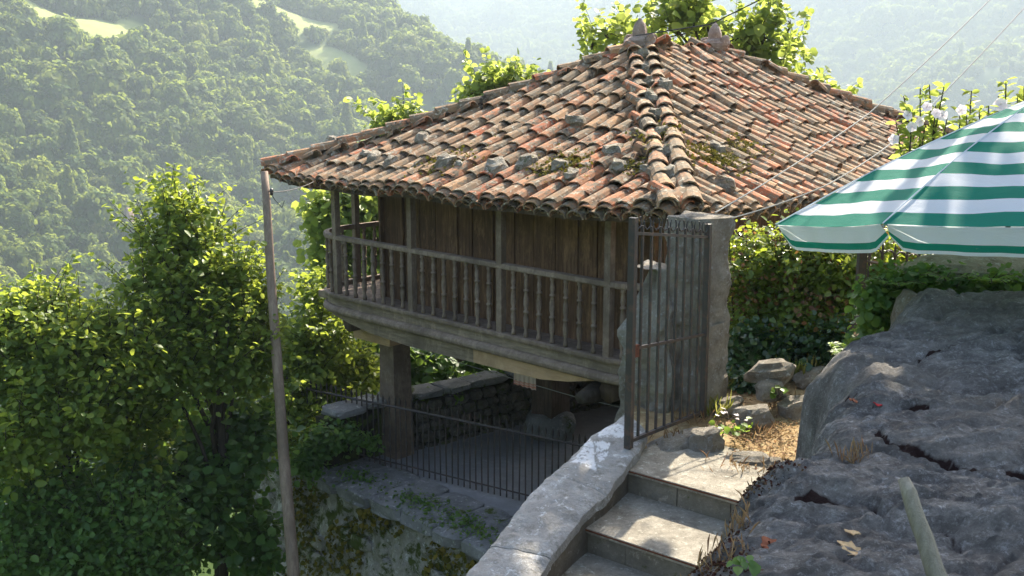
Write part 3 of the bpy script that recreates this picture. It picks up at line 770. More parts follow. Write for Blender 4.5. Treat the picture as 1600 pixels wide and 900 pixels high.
# low iron railing along the wall
fence = empty('iron_railing', uv(3, .1, -6.35)); tag(fence, 'low black iron railing with spear tips along the patio edge', 'railing')
f0 = atz(470, 688, -6.36); f1 = atz(605, 731, -6.36); f2 = atz(816, 783, -6.36); dirf = (f2-f1).normalized(); f3 = f2+dirf*3.2
f0 = f1-dirf*2.6
L = (f3-f0).length; nb = int(L/.115)
gb = G(); gb.tube([(0, 0, 0), (0, 0, 1.16)], .0125, 5); gb.tube([(0, 0, 1.16), (0, 0, 1.19), (0, 0, 1.24), (0, 0, 1.30)], [.009, .02, .018, .002], 4); fme = gb.mesh('railing_bar', M['iron'])
wl = WL(fence)
for i in range(nb+1):
    p = f0.lerp(f3, i/nb); o = bpy.data.objects.new('railing_bar', fme); COL.objects.link(o); o.parent = fence; o.location = p-wl
    o.rotation_euler = (random.gauss(0, .006), random.gauss(0, .006), 0)
for z, r in ((1.12, .02), (.12, .014)):
    g = G(); g.tube([f0+Vector((0, 0, z)), f3+Vector((0, 0, z))], r, 5); g.build('rail', M['iron'], fence)

# rubble wall at the back of the patio, built stone by stone
rb = empty('rubble_wall', atz(690, 700, -6.4)); tag(rb, 'low dark rubble wall with pale capping behind the patio', 'wall')
line = [atz(520, 662, -5.55), atz(600, 634, -5.5), atz(690, 614, -5.45), atz(800, 586, -5.4), uv(4.6, 5.6, -5.4), uv(3.2, 7.6, -5.4), uv(-.5, 8.0, -5.4)]
for p in line: p.z = -5.4
for i in range(len(line)-1):
    p, q = line[i], line[i+1]; L = (q-p).length; d = (q-p).normalized(); nn = Vector((-d.y, d.x, 0))
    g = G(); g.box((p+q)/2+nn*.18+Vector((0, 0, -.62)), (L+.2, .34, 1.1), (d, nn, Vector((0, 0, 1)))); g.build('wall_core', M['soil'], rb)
    for row in range(5):
        t = random.uniform(0, .15)
        while t < L and i in (1, 2, 3):
            w = random.uniform(.18, .36)
            c = p+d*(t+w/2)+Vector((0, 0, -.22-row*.2))
            rock_mesh(c, (w*.52, .13, .105), random.randrange(9999), 7, 4, .16, (d, nn, Vector((0, 0, 1)))).build('stone', M['rubble'], rb)
            t += w
    t = 0
    while t < L-.2:
        w = min(random.uniform(.5, .9), L-t)
        rock_mesh(p+d*(t+w/2)+nn*.12, (w*.52, .3, .07), random.randrange(9999), 14, 6, .1, (d, nn, Vector((0, 0, 1))), .45).build('capping_stone', M['cap'], rb); t += w

# washing line and towel
c0 = aty(632, 538, 16.3); c1 = aty(830, 600, 14.9); c2 = aty(968, 636, 13.9)
g = G(); g.tube([c0, c0.lerp(c1, .5)+Vector((0, 0, -.02)), c1, c1.lerp(c2, .5)+Vector((0, 0, -.02)), c2], .006, 5)
tag(g.build('clothes_line', M['wire']), 'thin pale clothes line strung below the granary floor', 'clothes line')
tw = aty(820, 566, 14.95); dl = (c2-c0).normalized(); g = G(); nx, nz_ = 20, 12; vs = []
m, nt, b = mat('towel_cloth')
tcz = nt.nodes.new('ShaderNodeTexCoord'); sx = nt.nodes.new('ShaderNodeSeparateXYZ'); nt.links.new(tcz.outputs['Object'], sx.inputs[0])
band = ramp(nt, sx.outputs[2], [(0, (.62, .5, .47)), (.045, (.6, .22, .18)), (.062, (.62, .5, .47)), (.08, (.6, .22, .18)), (.1, (.62, .5, .47))]); 
fin(nt, b, band, .9, .1)
for j in range(nz_+1):
    for i in range(nx+1):
        a_ = (i/nx-.5)*(.40+.03*j/nz_); vs.append(tw+dl*a_+Vector((0, -.02, 0))*math.sin(i*1.5+j*.15)*(.3+j/nz_)+Vector((0, 0, -.40*j/nz_-.004*math.sin(i*.8))))
g.add(vs, [(j*(nx+1)+i, j*(nx+1)+i+1, (j+1)*(nx+1)+i+1, (j+1)*(nx+1)+i) for j in range(nz_) for i in range(nx)])
vs2 = [Vector(p)+Vector((0, .012, 0)) for p in vs]
g.add(vs2, [((j+1)*(nx+1)+i, (j+1)*(nx+1)+i+1, j*(nx+1)+i+1, j*(nx+1)+i) for j in range(nz_) for i in range(nx)])
tag(g.build('towel', m, smooth=True), 'pale pink towel with red bands hanging from the clothes line', 'towel')

# utility pole
pt = aty(413, 268, 14.2); pm = aty(432, 560, 13.6); pbm = aty(463, 960, 12.9)
e = empty('utility_pole', pbm); tag(e, 'slightly leaning bare wooden utility pole left of the granary', 'pole')
g = G(); pts = [pbm.lerp(pm, t/6) for t in range(6)]+[pm.lerp(pt, t/6) for t in range(7)]
for i, p in enumerate(pts): p += Vector((.005*math.sin(i*1.3), 0, 0))
g.tube(pts, [.092-.04*i/12+random.uniform(-.003, .003) for i in range(13)], 12); g.build('shaft', M['pole'], e, True)
ib = aty(424, 300, 14.1)
g = G(); g.tube([pt.lerp(pm, .1), ib, ib+Vector((.03, 0, .04))], .008, 5); g.build('bracket', M['iron'], e)
g = G(); g.lathe(ib-Vector((0, 0, .05)), [(.012, 0), (.03, .02), (.02, .04), (.032, .06), (.02, .1)], 8); g.build('insulator', M['glassy'], e, True)
def wire(name, pts, r, label, m='wire', sag=.0):
    g = G(); P = []
    for i in range(len(pts)-1):
        for k in range(8):
            t = k/8; P.append(Vector(pts[i]).lerp(Vector(pts[i+1]), t)+Vector((0, 0, -sag*4*t*(1-t))))
    P.append(Vector(pts[-1])); g.tube(P, r, 5); tag(g.build(name, M[m]), label, 'cable')
wire('power_cable', [ib, aty(490, 284, 15.6)], .007, 'dark cable running from the wooden pole to the granary eave', 'bwire', .04)
wire('power_cable', [ib+Vector((0, 0, -.03)), ib+Vector((.05, 0, -.12)), ib+Vector((.14, 0, -.22)), ib+Vector((.18, 0, -.12))], .005, 'loose dark cable end dangling from the wooden pole', 'bwire')
ptop = aty(1118, 332, 8.9)
wire('power_cable', [ptop, aty(1357, 178, 11.5), aty(1560, -14, 14)], .007, 'upper of the two long cables from the stone pillar past the parasol', 'wire', .03)
wire('power_cable', [aty(1142, 341, 8.95), aty(1290, 290, 10), aty(1390, 226, 11.2), aty(1480, 140, 12.2), aty(1640, -32, 14)], .007, 'lower of the two long cables from the stone pillar passing the hibiscus', 'wire', .02)
wire('power_cable', [A1+Vector((-.1, -.3, .22)), aty(1110, 38, 15.5), aty(1215, -14, 15.5)], .010, 'dark cable rising right from the left roof finial', 'bwire', .0)

# ================================================================ UPPER GROUND, STEPS, PARAPET
def up_h(x, y):
    z = -2.94+.03*mn.noise(Vector((x*1.3, y*1.3, 0)))+.02*mn.noise(Vector((x*5, y*5, 1)))
    z += .10*max(0, min(1, (y-8.2)/3))
    return z
def left_edge(y): return float(np.interp(y, [5, 7.2, 7.8, 9.3, 11, 13, 24], [.9, .80, .86, 1.15, 1.9, 3.9, 14]))
g = G(); nx, ny = 70, 110; vs = []
for j in range(ny+1):
    y = 6.9+15*(j/ny)**1.4; x0 = left_edge(y) + (0 if y>7.3 else 0)
    for i in range(nx+1):
        x = x0+(15*(i/nx)**1.6); yc = max(y, 7.75-(x-.88)*.818); vs.append((x, yc, up_h(x, yc)))
for j in range(ny+1):
    y = 6.9+15*(j/ny)**1.4; vs.append((left_edge(y), y, -10))
fs = [(j*(nx+1)+i, j*(nx+1)+i+1, (j+1)*(nx+1)+i+1, (j+1)*(nx+1)+i) for j in range(ny) for i in range(nx)]
o0 = (ny+1)*(nx+1); fs += [(j*(nx+1), (j+1)*(nx+1), o0+j+1, o0+j) for j in range(ny)]
vs = [v if not (v[1] < 7.6 and v[0] < 2.6 and v[2] > -5) else (v[0], v[1], -2.99) for v in vs]
g.add(vs, fs); o = g.build('ground', M['earth'], smooth=True); tag(o, kind='structure')
# steps
st = empty('steps', (1.2, 6.9, -3.3)); st['kind'] = 'structure'
E = Vector((.774, -.633, 0)); D = Vector((-.633, -.774, 0))
s0 = atz(978, 733, -2.9)
def slab_poly(g, poly, zt, zb, mi=0):
    n = len(poly); vs = [Vector((p[0], p[1], zt)) for p in poly]+[Vector((p[0], p[1], zb)) for p in poly]
    g.add(vs, [tuple(range(n)), tuple(range(2*n-1, n-1, -1))]+[(i, n+i, n+(i+1) % n, (i+1) % n) for i in range(n)], mi)
edges = [(s0, -2.9), (atz(912, 824, -3.1), -3.1), (atz(858, 912, -3.3), -3.3), (atz(858, 912, -3.3)+D*.6, -3.5)]
for i, (p, z) in enumerate(edges):
    el = 1.9; p = Vector((p.x, p.y, 0)); back = -D*(1.5 if i else .95)
    l0 = p-E*.12; l1 = p+E*el
    g = G()
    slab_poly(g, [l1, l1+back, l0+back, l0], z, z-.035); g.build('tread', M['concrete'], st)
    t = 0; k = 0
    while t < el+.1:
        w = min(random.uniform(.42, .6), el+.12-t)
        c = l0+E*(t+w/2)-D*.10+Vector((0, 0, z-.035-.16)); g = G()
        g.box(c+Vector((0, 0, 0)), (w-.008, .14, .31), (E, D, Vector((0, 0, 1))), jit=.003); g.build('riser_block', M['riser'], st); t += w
    g = G(); g.box(l0+E*(el/2+.1)+D*.003+Vector((0, 0, z-.012)), (el, .006, .010), (E, D, Vector((0, 0, 1)))); g.build('nosing', M['rust'], st)
# rounded apron of the landing
# parapet with whitewashed slabs
def onslope(px, py):
    q = ray(px, py); return q*(-4.3/(q.z-.2*q.y))
Rp = [onslope(*q) for q in ((1012, 672), (1000, 700), (978, 730), (950, 767), (911, 805), (867, 861), (840, 902), (770, 1000))]
Lp = [onslope(*q) for q in ((978, 644), (955, 659), (922, 681), (889, 715), (855, 743), (828, 772), (800, 808), (724, 902), (650, 1000))]
def resample(L_, n):
    d = [0]
    for i in range(1, len(L_)): d.append(d[-1]+(L_[i]-L_[i-1]).length)
    return [Vector([float(np.interp(d[-1]*k/(n-1), d, [p[c] for p in L_])) for c in range(3)]) for k in range(n)]
lime = [[onslope(*q) for q in P_] for P_ in (((928, 692), (940, 688), (953, 692), (951, 702), (934, 706)), ((932, 709), (951, 705), (947, 715), (936, 722)), ((921, 682), (926, 690), (931, 736), (912, 726), (893, 720)), ((936, 684), (934, 672), (958, 660), (974, 664), (975, 682)))]
def inpoly(p, q):
    c = False; n = len(q); x_, y_ = p.x+.012*mn.noise(p*30), p.y+.012*mn.noise(p*31)
    for i in range(n):
        a, b = q[i], q[(i+1) % n]
        if (a.y > y_) != (b.y > y_) and x_ < (b.x-a.x)*(y_-a.y)/(b.y-a.y)+a.x: c = not c
    return 1.0 if c else 0.0
nt = M['paint'].node_tree; b = nt.nodes['Principled BSDF']; q_ = b.inputs['Base Color'].links[0].from_socket
q_ = mix(nt, ramp(nt, nz(nt, 9, 8, .8), [(.5, 0), (.62, .6)]), q_, (.16, .15, .12))
nt.links.new(mix(nt, math_(nt, 'MULTIPLY', attr(nt, 'lime'), ramp(nt, nz(nt, 22, 5, .7), [(.38, .1), (.5, .9)])), q_, (.78, .78, .78)), b.inputs['Base Color'])
par = empty('parapet', (.3, 6.6, -3.3)); tag(par, 'sloping whitewashed stone parapet beside the concrete steps', 'parapet')
NS = 151; RL = resample(Rp, NS); LL_ = resample(Lp, NS)
cuts = [0, 55, 102, 150]
for ci in range(len(cuts)-1):
    g = G(); k0, k1 = cuts[ci], cuts[ci+1]; vs = []; W_ = 40
    for k in range(k0, k1+1):
        a_, b_ = LL_[k], RL[k]
        for j in range(W_+1):
            t = j/W_; p = a_.lerp(b_, t)
            p = p+Vector((0, 0, .014*mn.fractal(p*5, .8, 2, 4)+.006*(ci % 2)-.02*(abs(t-.5)*2)**6))
            if k in (k0, k1) : p.z -= .006
            if j in (0, W_): p += Vector((.012*mn.noise(p*9), 0, 0))
            vs.append(p)
    m_ = W_+1; nk = k1-k0
    fs = [(k*m_+j, k*m_+j+1, (k+1)*m_+j+1, (k+1)*m_+j) for k in range(nk) for j in range(W_)]
    n0 = len(vs); vs += [p+Vector((0, 0, -.07)) for p in vs]
    fs += [(k*m_, (k+1)*m_, n0+(k+1)*m_, n0+k*m_) for k in range(nk)]+[(k*m_+W_, n0+k*m_+W_, n0+(k+1)*m_+W_, (k+1)*m_+W_) for k in range(nk)]
    fs += [(j, n0+j, n0+j+1, j+1) for j in range(W_)]+[(nk*m_+j+1, n0+nk*m_+j+1, n0+nk*m_+j, nk*m_+j) for j in range(W_)]
    g.add(vs, fs); o = g.build('coping_slab', M['paint'], par, smooth=False)
    at_ = o.data.attributes.new('lime', 'FLOAT', 'POINT'); at_.data.foreach_set('value', [max(inpoly(p, q) for q in lime) for p in vs])
g = G(); vs = []
for k in range(0, NS, 6): vs += [LL_[k]+Vector((.02, 0, -.07)), RL[k]+Vector((-.02, 0, -.07)), RL[k]+Vector((-.02, 0, -.6)), LL_[k]+Vector((.02, .0, -8))]
nk = len(vs)//4; g.add(vs, [(k*4+q, (k+1)*4+q, (k+1)*4+(q+1) % 4, k*4+(q+1) % 4) for k in range(nk-1) for q in range(4)])
g.build('parapet_wall', M['parside'], par)

# ---- iron gate
gate = empty('iron_gate', (.92, 7.5, -2.85)); tag(gate, 'dark iron bar gate leaf hinged beside the rough stone pillar', 'gate')
gl0, gl1 = aty(982, 700, 7.5), aty(990, 340, 7.5); gr0, gr1 = aty(1098, 652, 8.6), aty(1107, 350, 8.6)
g = G(); ax_ = ((gr0-gl0).normalized(), Vector((0, 0, 1)).cross((gr0-gl0).normalized()), Vector((0, 0, 1)))
def bar(p, q, w, name='bar', m='iron'):
    g = G(); d = (q-p).normalized(); x = ax_[0]; x = (x-d*x.dot(d)).normalized(); y = d.cross(x)
    if abs(d.dot(ax_[0])) > .9: x = Vector((0, 0, 1)); y = d.cross(x)
    g.box((p+q)/2, (w, w, (q-p).length), (x, y, d)); return g.build(name, M[m], gate)
bar(gl0, gl1, .055, 'gate_stile'); bar(gr0, gr1, .05, 'gate_stile')
def gp(t, s):   # t across, s up
    a_ = gl0.lerp(gr0, t); b_ = gl1.lerp(gr1, t); return a_.lerp(b_, s)
bar(gp(0, .03), gp(1, .03), .028, 'rail'); bar(gp(0, .44), gp(1, .44), .024, 'rail'); bar(gp(0, .935), gp(1, .935), .024, 'rail')
for k in range(1, 9):
    t = k/9; bar(gp(t, .03), gp(t, .97), .019)
for k in range(0, 9):
    t = (k+.5)/9; c = gp(t, .955); g = G()
    for sg in (-1, 1):
        g.tube([c+ax_[0]*sg*(.055*math.sin(a_))+Vector((0, 0, .05-.05*math.cos(a_)+.0)) for a_ in (0, .7, 1.3, 1.9, 2.5)], .007, 5)
    g.build('scroll', M['iron'], gate, True)
g = G(); g.box(gp(.03, .43), (.11, .05, .10), ax_); o = g.build('lock_box', M['rust'], gate)

# ---- rough stone pillar
def rough_block(poly, z0, z1, amp, seed, nlev=26, sub=9, fn=None):
    """closed polygon prism, subdivided and displaced"""
    pts = []
    for i in range(len(poly)):
        p, q = Vector(poly[i]), Vector(poly[(i+1) % len(poly)])
        for k in range(sub): pts.append(p.lerp(q, k/sub))
    c = sum(pts, Vector((0, 0)))/len(pts); g = G(); vs = []; n = len(pts)
    for l in range(nlev+1):
        z = z0+(z1-z0)*l/nlev
        for p in pts:
            w = Vector((p.x, p.y, z)); d = (Vector((p.x, p.y))-c)
            sc = fn(l/nlev, p) if fn else 1
            h = amp*mn.fractal(w*3+Vector((seed, 0, 0)), .9, 2, 5)+amp*.6*mn.noise(w*1.3+Vector((0, seed, 0)))
            q = c+d*sc*(1+h/max(.15, d.length)*(1 if l < nlev else .8)); vs.append((q.x, q.y, z+(.03*mn.noise(Vector((p.x*4, p.y*4, seed))) if l == nlev else 0)))
    fs = [(l*n+i, l*n+(i+1) % n, (l+1)*n+(i+1) % n, (l+1)*n+i) for l in range(nlev) for i in range(n)]
    # domed top rings
    for r in (.75, .4, .05):
        for p in pts: q = c+(p-c)*r; vs.append((q.x, q.y, z1+.015*(1-r)+.02*mn.noise(Vector((q.x*6, q.y*6, seed)))))
    for l in range(nlev, nlev+3): fs += [(l*n+i, l*n+(i+1) % n, (l+1)*n+(i+1) % n, (l+1)*n+i) for i in range(n)]
    g.add(vs, fs); return g
pe = empty('stone_pillar', (1.7, 9, -3)); tag(pe, 'tall rough-hewn stone gate pillar behind the iron gate', 'pillar')
rough_block([(1.37, 8.88), (1.76, 8.74), (2.0, 8.98), (1.64, 9.35)], -2.1, -1.13, .06, 1, 34, 12).build('upper_block', M['pillar'], pe)
rough_block([(1.34, 8.88), (1.78, 8.72), (2.02, 8.98), (1.64, 9.38)], -3.3, -2.105, .05, 2, 34, 12).build('lower_block', M['pillar'], pe)
rough_block([(1.04, 9.05), (1.42, 8.80), (1.62, 9.1), (1.3, 9.55)], -3.6, -1.62, .09, 4, 34, 12, fn=lambda t, p: 1.12-.10*t-(.75 if p.x < 1.32 else .25)*max(0, t-.66)/.34).build('side_block', M['pillar'], pe)
# right-hand iron post and fence beyond
rp = empty('iron_fence_post', aty(1337, 585, 8.9)); tag(rp, 'grey iron post beneath the left tip of the striped parasol', 'post')
b0 = aty(1337, 600, 8.9); b1 = aty(1344, 392, 8.9)
g = G(); g.box((b0+b1)/2, (.07, .07, (b1-b0).length)); g.build('shaft', M['iron'], rp); g = G(); g.box(b1+Vector((0, 0, .03)), (.085, .085, .05), taper=.4); g.build('post_cap', M['iron'], rp)
f2_ = empty('iron_fence', aty(1400, 440, 9.2)); tag(f2_, 'short black iron fence panel with looped top under the parasol edge', 'fence')
q0 = aty(1350, 408, 9.0); q1 = aty(1446, 420, 9.4)
for z in (0,):
    g = G(); g.tube([q0, q1], .012, 5); g.build('rail', M['iron'], f2_)
for k in range(5):
    p = q0.lerp(q1, (k+.4)/5); g = G(); g.tube([p+Vector((0, 0, -.9)), p+Vector((0, 0, .16)), p+Vector((0, 0, .2))], [.012, .012, .003], 5); g.build('bar', M['iron'], f2_)
    g = G(); r_ = .055; c = p+Vector((.06, 0, .05))
    g.tube([c+Vector((r_*math.cos(a_), 0, r_*1.3*math.sin(a_))) for a_ in np.linspace(-.3, 3.4, 9)], .008, 5); g.build('scroll', M['iron'], f2_, True)

# ================================================================ BOULDER
yb = [1.0, 2.6, 3.3, 3.73, 3.93, 4.22, 4.52, 4.71, 4.94, 5.18, 5.43, 5.59, 5.93, 6.19, 6.32, 6.57, 7.0, 7.4]
xb = [.0, .25, .40, .60, .74, .95, 1.17, 1.34, 1.42, 1.56, 1.72, 1.72, 1.73, 1.85, 2.14, 2.40, 2.62, 3.3]
cracks = [[atz(1355, 672, -1.66), atz(1385, 690, -1.66), atz(1420, 700, -1.66), atz(1480, 712, -1.66), atz(1540, 722, -1.66), atz(1610, 732, -1.66)],
          [atz(1250, 782, -1.66), atz(1300, 776, -1.66), atz(1360, 785, -1.66), atz(1420, 812, -1.66), atz(1500, 835, -1.66)],
          [atz(1280, 605, -1.66), atz(1330, 622, -1.66), atz(1380, 636, -1.66), atz(1450, 640, -1.66)],
          [atz(1395, 590, -1.66), atz(1480, 560, -1.66), atz(1600, 545, -1.66)]]
def seg_d(x, y, pts):
    best = 9
    for i in range(len(pts)-1):
        ax, ay, bx, by = pts[i].x, pts[i].y, pts[i+1].x, pts[i+1].y
        t = max(0, min(1, ((x-ax)*(bx-ax)+(y-ay)*(by-ay))/((bx-ax)**2+(by-ay)**2)))
        best = min(best, math.hypot(x-ax-t*(bx-ax), y-ay-t*(by-ay)))
    return best
def rock_z(x, y):
    w = Vector((x, y, 0)); e = x-.10-float(np.interp(y, yb, xb))+.06*mn.noise(w*2.1)+.04*mn.noise(w*6)
    e2 = 7.15-y+.12*mn.noise(w*1.7); e = min(e, e2*1.2)
    top = -1.70+.05*mn.noise(w*.9)+.12*sst(np.array(y), 6.15, 6.45)+.05*max(0, x-2.6)+.05*sst(np.array(y), 5.2, 5.5)
    top = float(top)+.05*mn.fractal(w*1.5, .9, 2, 5)+.022*mn.noise(Vector((x*7, y*14, 0)))+.022*abs(mn.noise(w*19))+.012*mn.noise(w*37)-.05*(1-abs(mn.noise(Vector((x*1.6, y*3.2, 7)))))**14+.06*(lambda q: math.floor(q)+min(1, (q-math.floor(q))*9))(3.2*(.5+mn.noise(Vector((x*1.1+y*.5, y*2.0, 3)))+.12*mn.noise(w*5)))/2
    top += -.10*max(0, min(1, (1.9-x)/1.2))*max(0, min(1, (4.6-y)))
    for i, c in enumerate(cracks):
        d = seg_d(x+.05*mn.noise(w*6), y+.05*mn.noise(w*7+Vector((3, 0, 0))), c); top -= (.09 if i < 2 else .04)*math.exp(-(d/.02)**2)*(0.6+.8*mn.noise(w*4))
    if e >= .3: return top
    t = max(0, e/.3) if e > 0 else 0
    return top-(1-math.sqrt(1-(1-t)**2))*.45-(max(0, -e)*14)
g = G(); nx, ny = 230, 250; vs = []
for j in range(ny+1):
    y = 2.2+5.3*j/ny; xl = float(np.interp(y, yb, xb))-.42
    for i in range(nx+1):
        x = xl+(6.2-xl)*(i/nx)**1.35; vs.append((x, y, max(-3.6, rock_z(x, y))))
g.add(vs, [(j*(nx+1)+i, j*(nx+1)+i+1, (j+1)*(nx+1)+i+1, (j+1)*(nx+1)+i) for j in range(ny) for i in range(nx)])
# crack soil colour in the rock material by a real attribute of the cracks
bo = g.build('boulder', M['rock'], smooth=True)
tag(bo, 'huge grey lichened boulder with dark cracks filling the right foreground', 'boulder')
at_ = bo.data.attributes.new('crack', 'FLOAT', 'POINT')
cv = []
for (x, y, z) in g.v:
    w = Vector((x, y, 0)); d = min(seg_d(x+.05*mn.noise(w*6), y+.05*mn.noise(w*7+Vector((3, 0, 0))), c)*(1 if i < 2 else 2) for i, c in enumerate(cracks))
    cv.append(math.exp(-(d/.024)**2)*max(0, min(1, .75+1.5*mn.noise(w*2.3))))
at_.data.foreach_set('value', cv)
nt = M['rock'].node_tree; b = nt.nodes['Principled BSDF']; src_s = b.inputs['Base Color'].links[0].from_socket
src_s = mix(nt, ramp(nt, nz(nt, 4, 9, .8, True, (1, 2.6, 1), .3), [(.42, .75), (.6, 0)]), src_s, (.10, .095, .09))
src_s = mix(nt, ramp(nt, nz(nt, 26, 6, .85), [(.53, 0), (.66, .75)]), src_s, (.50, .50, .49))
src_s = mix(nt, ramp(nt, nz(nt, 1.1, 5, .6), [(.45, 0), (.7, .5)]), src_s, (.27, .24, .20))
bump(nt, b, mix(nt, .5, nz(nt, 9, 10, .85, True, (1, 2, 1)), nz(nt, 55, 6, .85)), 1.0, .09)
cc = math_(nt, 'ADD', attr(nt, 'crack'), math_(nt, 'MULTIPLY', math_(nt, 'SUBTRACT', nz(nt, 12, 6, .8), .5), .45))
nt.links.new(mix(nt, ramp(nt, cc, [(.35, 0), (.55, 1)]), src_s, (.035, .018, .016)), b.inputs['Base Color'])
# moss cushions and dry grass along the left rim
def rock_scatter(n, cx, cy, sx, sy, zoff=0):
    out = []
    for _ in range(n):
        x = random.gauss(cx, sx); y = random.gauss(cy, sy); z = max(-3.4, rock_z(x, y)); out.append((x, y, z+zoff))
    return np.array(out)
M['redmoss'] = leaf_mat('dark_red_moss', [(.03, .012, .01), (.06, .025, .018), (.12, .09, .045)], (.15, .05, .03), .1, .9, .1)
Pm = np.concatenate([rock_scatter(1300, *q) for q in ((.80, 3.75, .07, .12), (1.06, 4.15, .07, .08), (.70, 3.45, .08, .14))])
o = add_me('rock_moss', leaf_mesh('rock_moss', Pm, rng.normal(size=Pm.shape)*.9+[0, 0, 1], .012*rng.uniform(.5, 1.5, len(Pm)), M['redmoss'], .9), None)
tag(o, 'dark red-brown moss cushions creeping over the left rim of the boulder', 'moss', kind='stuff')
def blades(P, L, m, name, label, cat, spread=.5, wid=.07, kind='stuff', parent=None):
    n = len(P); d = rng.normal(size=(n, 3))*spread+[0, 0, 1]; d /= np.linalg.norm(d, axis=1)[:, None]
    Nn = np.cross(d, rng.normal(size=(n, 3)))
    o = add_me(name, leaf_mesh(name, P, Nn, L*rng.uniform(.5, 1.3, n), m, wid, 0, dirs=d), parent)
    if label: tag(o, label, cat, kind=kind)
    elif kind: o['kind'] = kind
    return o
Pm = np.concatenate([rock_scatter(38, *q) for q in ((.93, 3.85, .04, .05), (1.06, 4.2, .04, .04), (.8, 3.55, .06, .05), (1.75, 5.5, .03, .03), (1.6, 4.4, .05, .03))])
blades(Pm, .085, M['drygrass'], 'dry_grass', 'dry wispy grass tufts rooted in the boulder moss', 'grass', .35, .05)

# fallen leaves
def star_leaf(p, r, m, name, label, tilt=.2, lobes=5, rz=0):
    g = G(); n = lobes*4; p = Vector(p); vs = [p+Vector((0, 0, .01))]
    for k in range(n):
        a_ = 6.283*k/n; q = r*1.2*(.7+.3*abs(math.cos(a_*lobes/2)))*(.4 if k == 0 else 1)
        vs.append(p+Vector((q*math.cos(a_+rz), q*math.sin(a_+rz)*.85, .008+.05*r*4*abs(math.sin(a_*2+1))+tilt*q*math.sin(a_))))
    low = [Vector(v)-Vector((0, 0, .003)) for v in vs]
    g.add(vs, [(0, 1+k, 1+(k+1) % n) for k in range(n)]); g.add(low, [(0, 1+(k+1) % n, 1+k) for k in range(n)])
    g.tube([p, p+Vector((-r*1.3*math.cos(rz), -r*1.3*math.sin(rz), .02))], .003, 4)
    tag(g.build(name, M[m]), label, 'leaf')
def onrock(px, py, y):
    p = aty(px, py, y)
    for _ in range(12):
        z = rock_z(p.x, p.y); p = atz(px, py, z)
    return p
star_leaf(onrock(1336, 866, 3.7), .062, 'dead', 'fallen_leaf', 'large pale yellow-brown fallen leaf lying on the boulder', .35, 5, 1.2)
star_leaf(onrock(1331, 835, 3.8), .03, 'dead', 'fallen_leaf', 'small tan fallen leaf just above the large pale one on the boulder', .2, 3, 2)
star_leaf(onrock(1374, 634, 5.5), .026, 'redleaf', 'fallen_leaf', 'red fallen leaf at the upper crack of the boulder', .1, 3)
star_leaf(onrock(1508, 717, 4.7), .022, 'redleaf', 'fallen_leaf', 'small bright red fallen leaf beside the long dark crack', .1, 3)
star_leaf(onrock(1205, 856, 3.8), .04, 'brownleaf', 'fallen_leaf', 'rust brown curled leaf among the moss in the bottom corner', .4, 4, .5)
star_leaf(onrock(1334, 628, 5.6), .022, 'brownleaf', 'fallen_leaf', 'small brown leaf by the dry grass tuft on the boulder top', .3, 3, .9)
# leaning stick
k0 = aty(1412, 748, 3.0); k1 = aty(1478, 940, 2.75)
g = G(); g.tube([k1.lerp(k0, t/8)+Vector((.002*math.sin(t*2), 0, 0)) for t in range(9)], [.031-.008*t/8 for t in range(8)]+[.018], 10)
tag(g.build('wooden_stick', M['stick'], smooth=True), 'grey-green wooden stick end rising from the lower edge in front of the boulder', 'stick')

# ================================================================ STONES, WALL STONE, PATH DETAIL
def gstone(px, py, z, sz, label, m='pillar', seed=1, yaw=.3, rough=.2, up=0):
    p = atz(px, py, z); ax = (Vector((math.cos(yaw), math.sin(yaw), .15)).normalized(), Vector((-math.sin(yaw), math.cos(yaw), 0)), Vector((0, 0, 1)))
    o = rock_mesh(p+Vector((0, 0, up)), sz, seed, 12, 8, rough, ax).build('rock', M[m]); tag(o, label, 'rock', 'loose rocks along the path')
gstone(1205, 582, -2.60, (.22, .16, .10), 'flat-topped sunlit grey rock at the foot of the hedge', seed=21, yaw=-.2)
gstone(1203, 610, -2.72, (.13, .12, .10), 'rounded rock tucked under the flat sunlit one', seed=22)
gstone(1178, 656, -2.86, (.18, .14, .12), 'broad grey rock left of the earth path with leaves growing over it', seed=23)
gstone(1240, 640, -2.86, (.13, .11, .12), 'brown rock jutting towards the path below the hedge', seed=24)
gstone(1135, 635, -2.86, (.14, .1, .08), 'small pale rock by the foot of the gate pillar', seed=25)
gstone(1165, 722, -2.93, (.30, .10, .07), 'long low mossy rock edging the top landing', seed=26, yaw=-.55)
gstone(1102, 690, -2.85, (.14, .12, .12), 'dark rounded rock behind the gate bottom', seed=27)
gstone(1270, 590, -2.80, (.20, .15, .09), 'pale rock half buried beside the grass at the path end', seed=28)
gstone(1060, 695, -2.92, (.30, .16, .08), 'dusty flat rock between gate and landing', seed=29, yaw=.5)
# pale stone wall top behind boulder on the right
ws = empty('stone_wall', aty(1530, 440, 7.6)); tag(ws, 'pale stone wall stub under the parasol behind the ferns', 'wall')
rock_mesh(aty(1530, 432, 7.7), (.62, .3, .16), 31, 14, 8, .12).build('stone', M['pillar'], ws)
rock_mesh(aty(1640, 440, 7.7), (.45, .3, .18), 32, 14, 8, .12).build('stone', M['pillar'], ws)
rock_mesh(aty(1425, 505, 7.2), (.13, .2, .22), 33, 12, 8, .15).build('stone', M['pillar'], ws)
rock_mesh(aty(1560, 500, 7.7), (.7, .3, .3), 34, 12, 8, .12).build('stone', M['pillar'], ws)

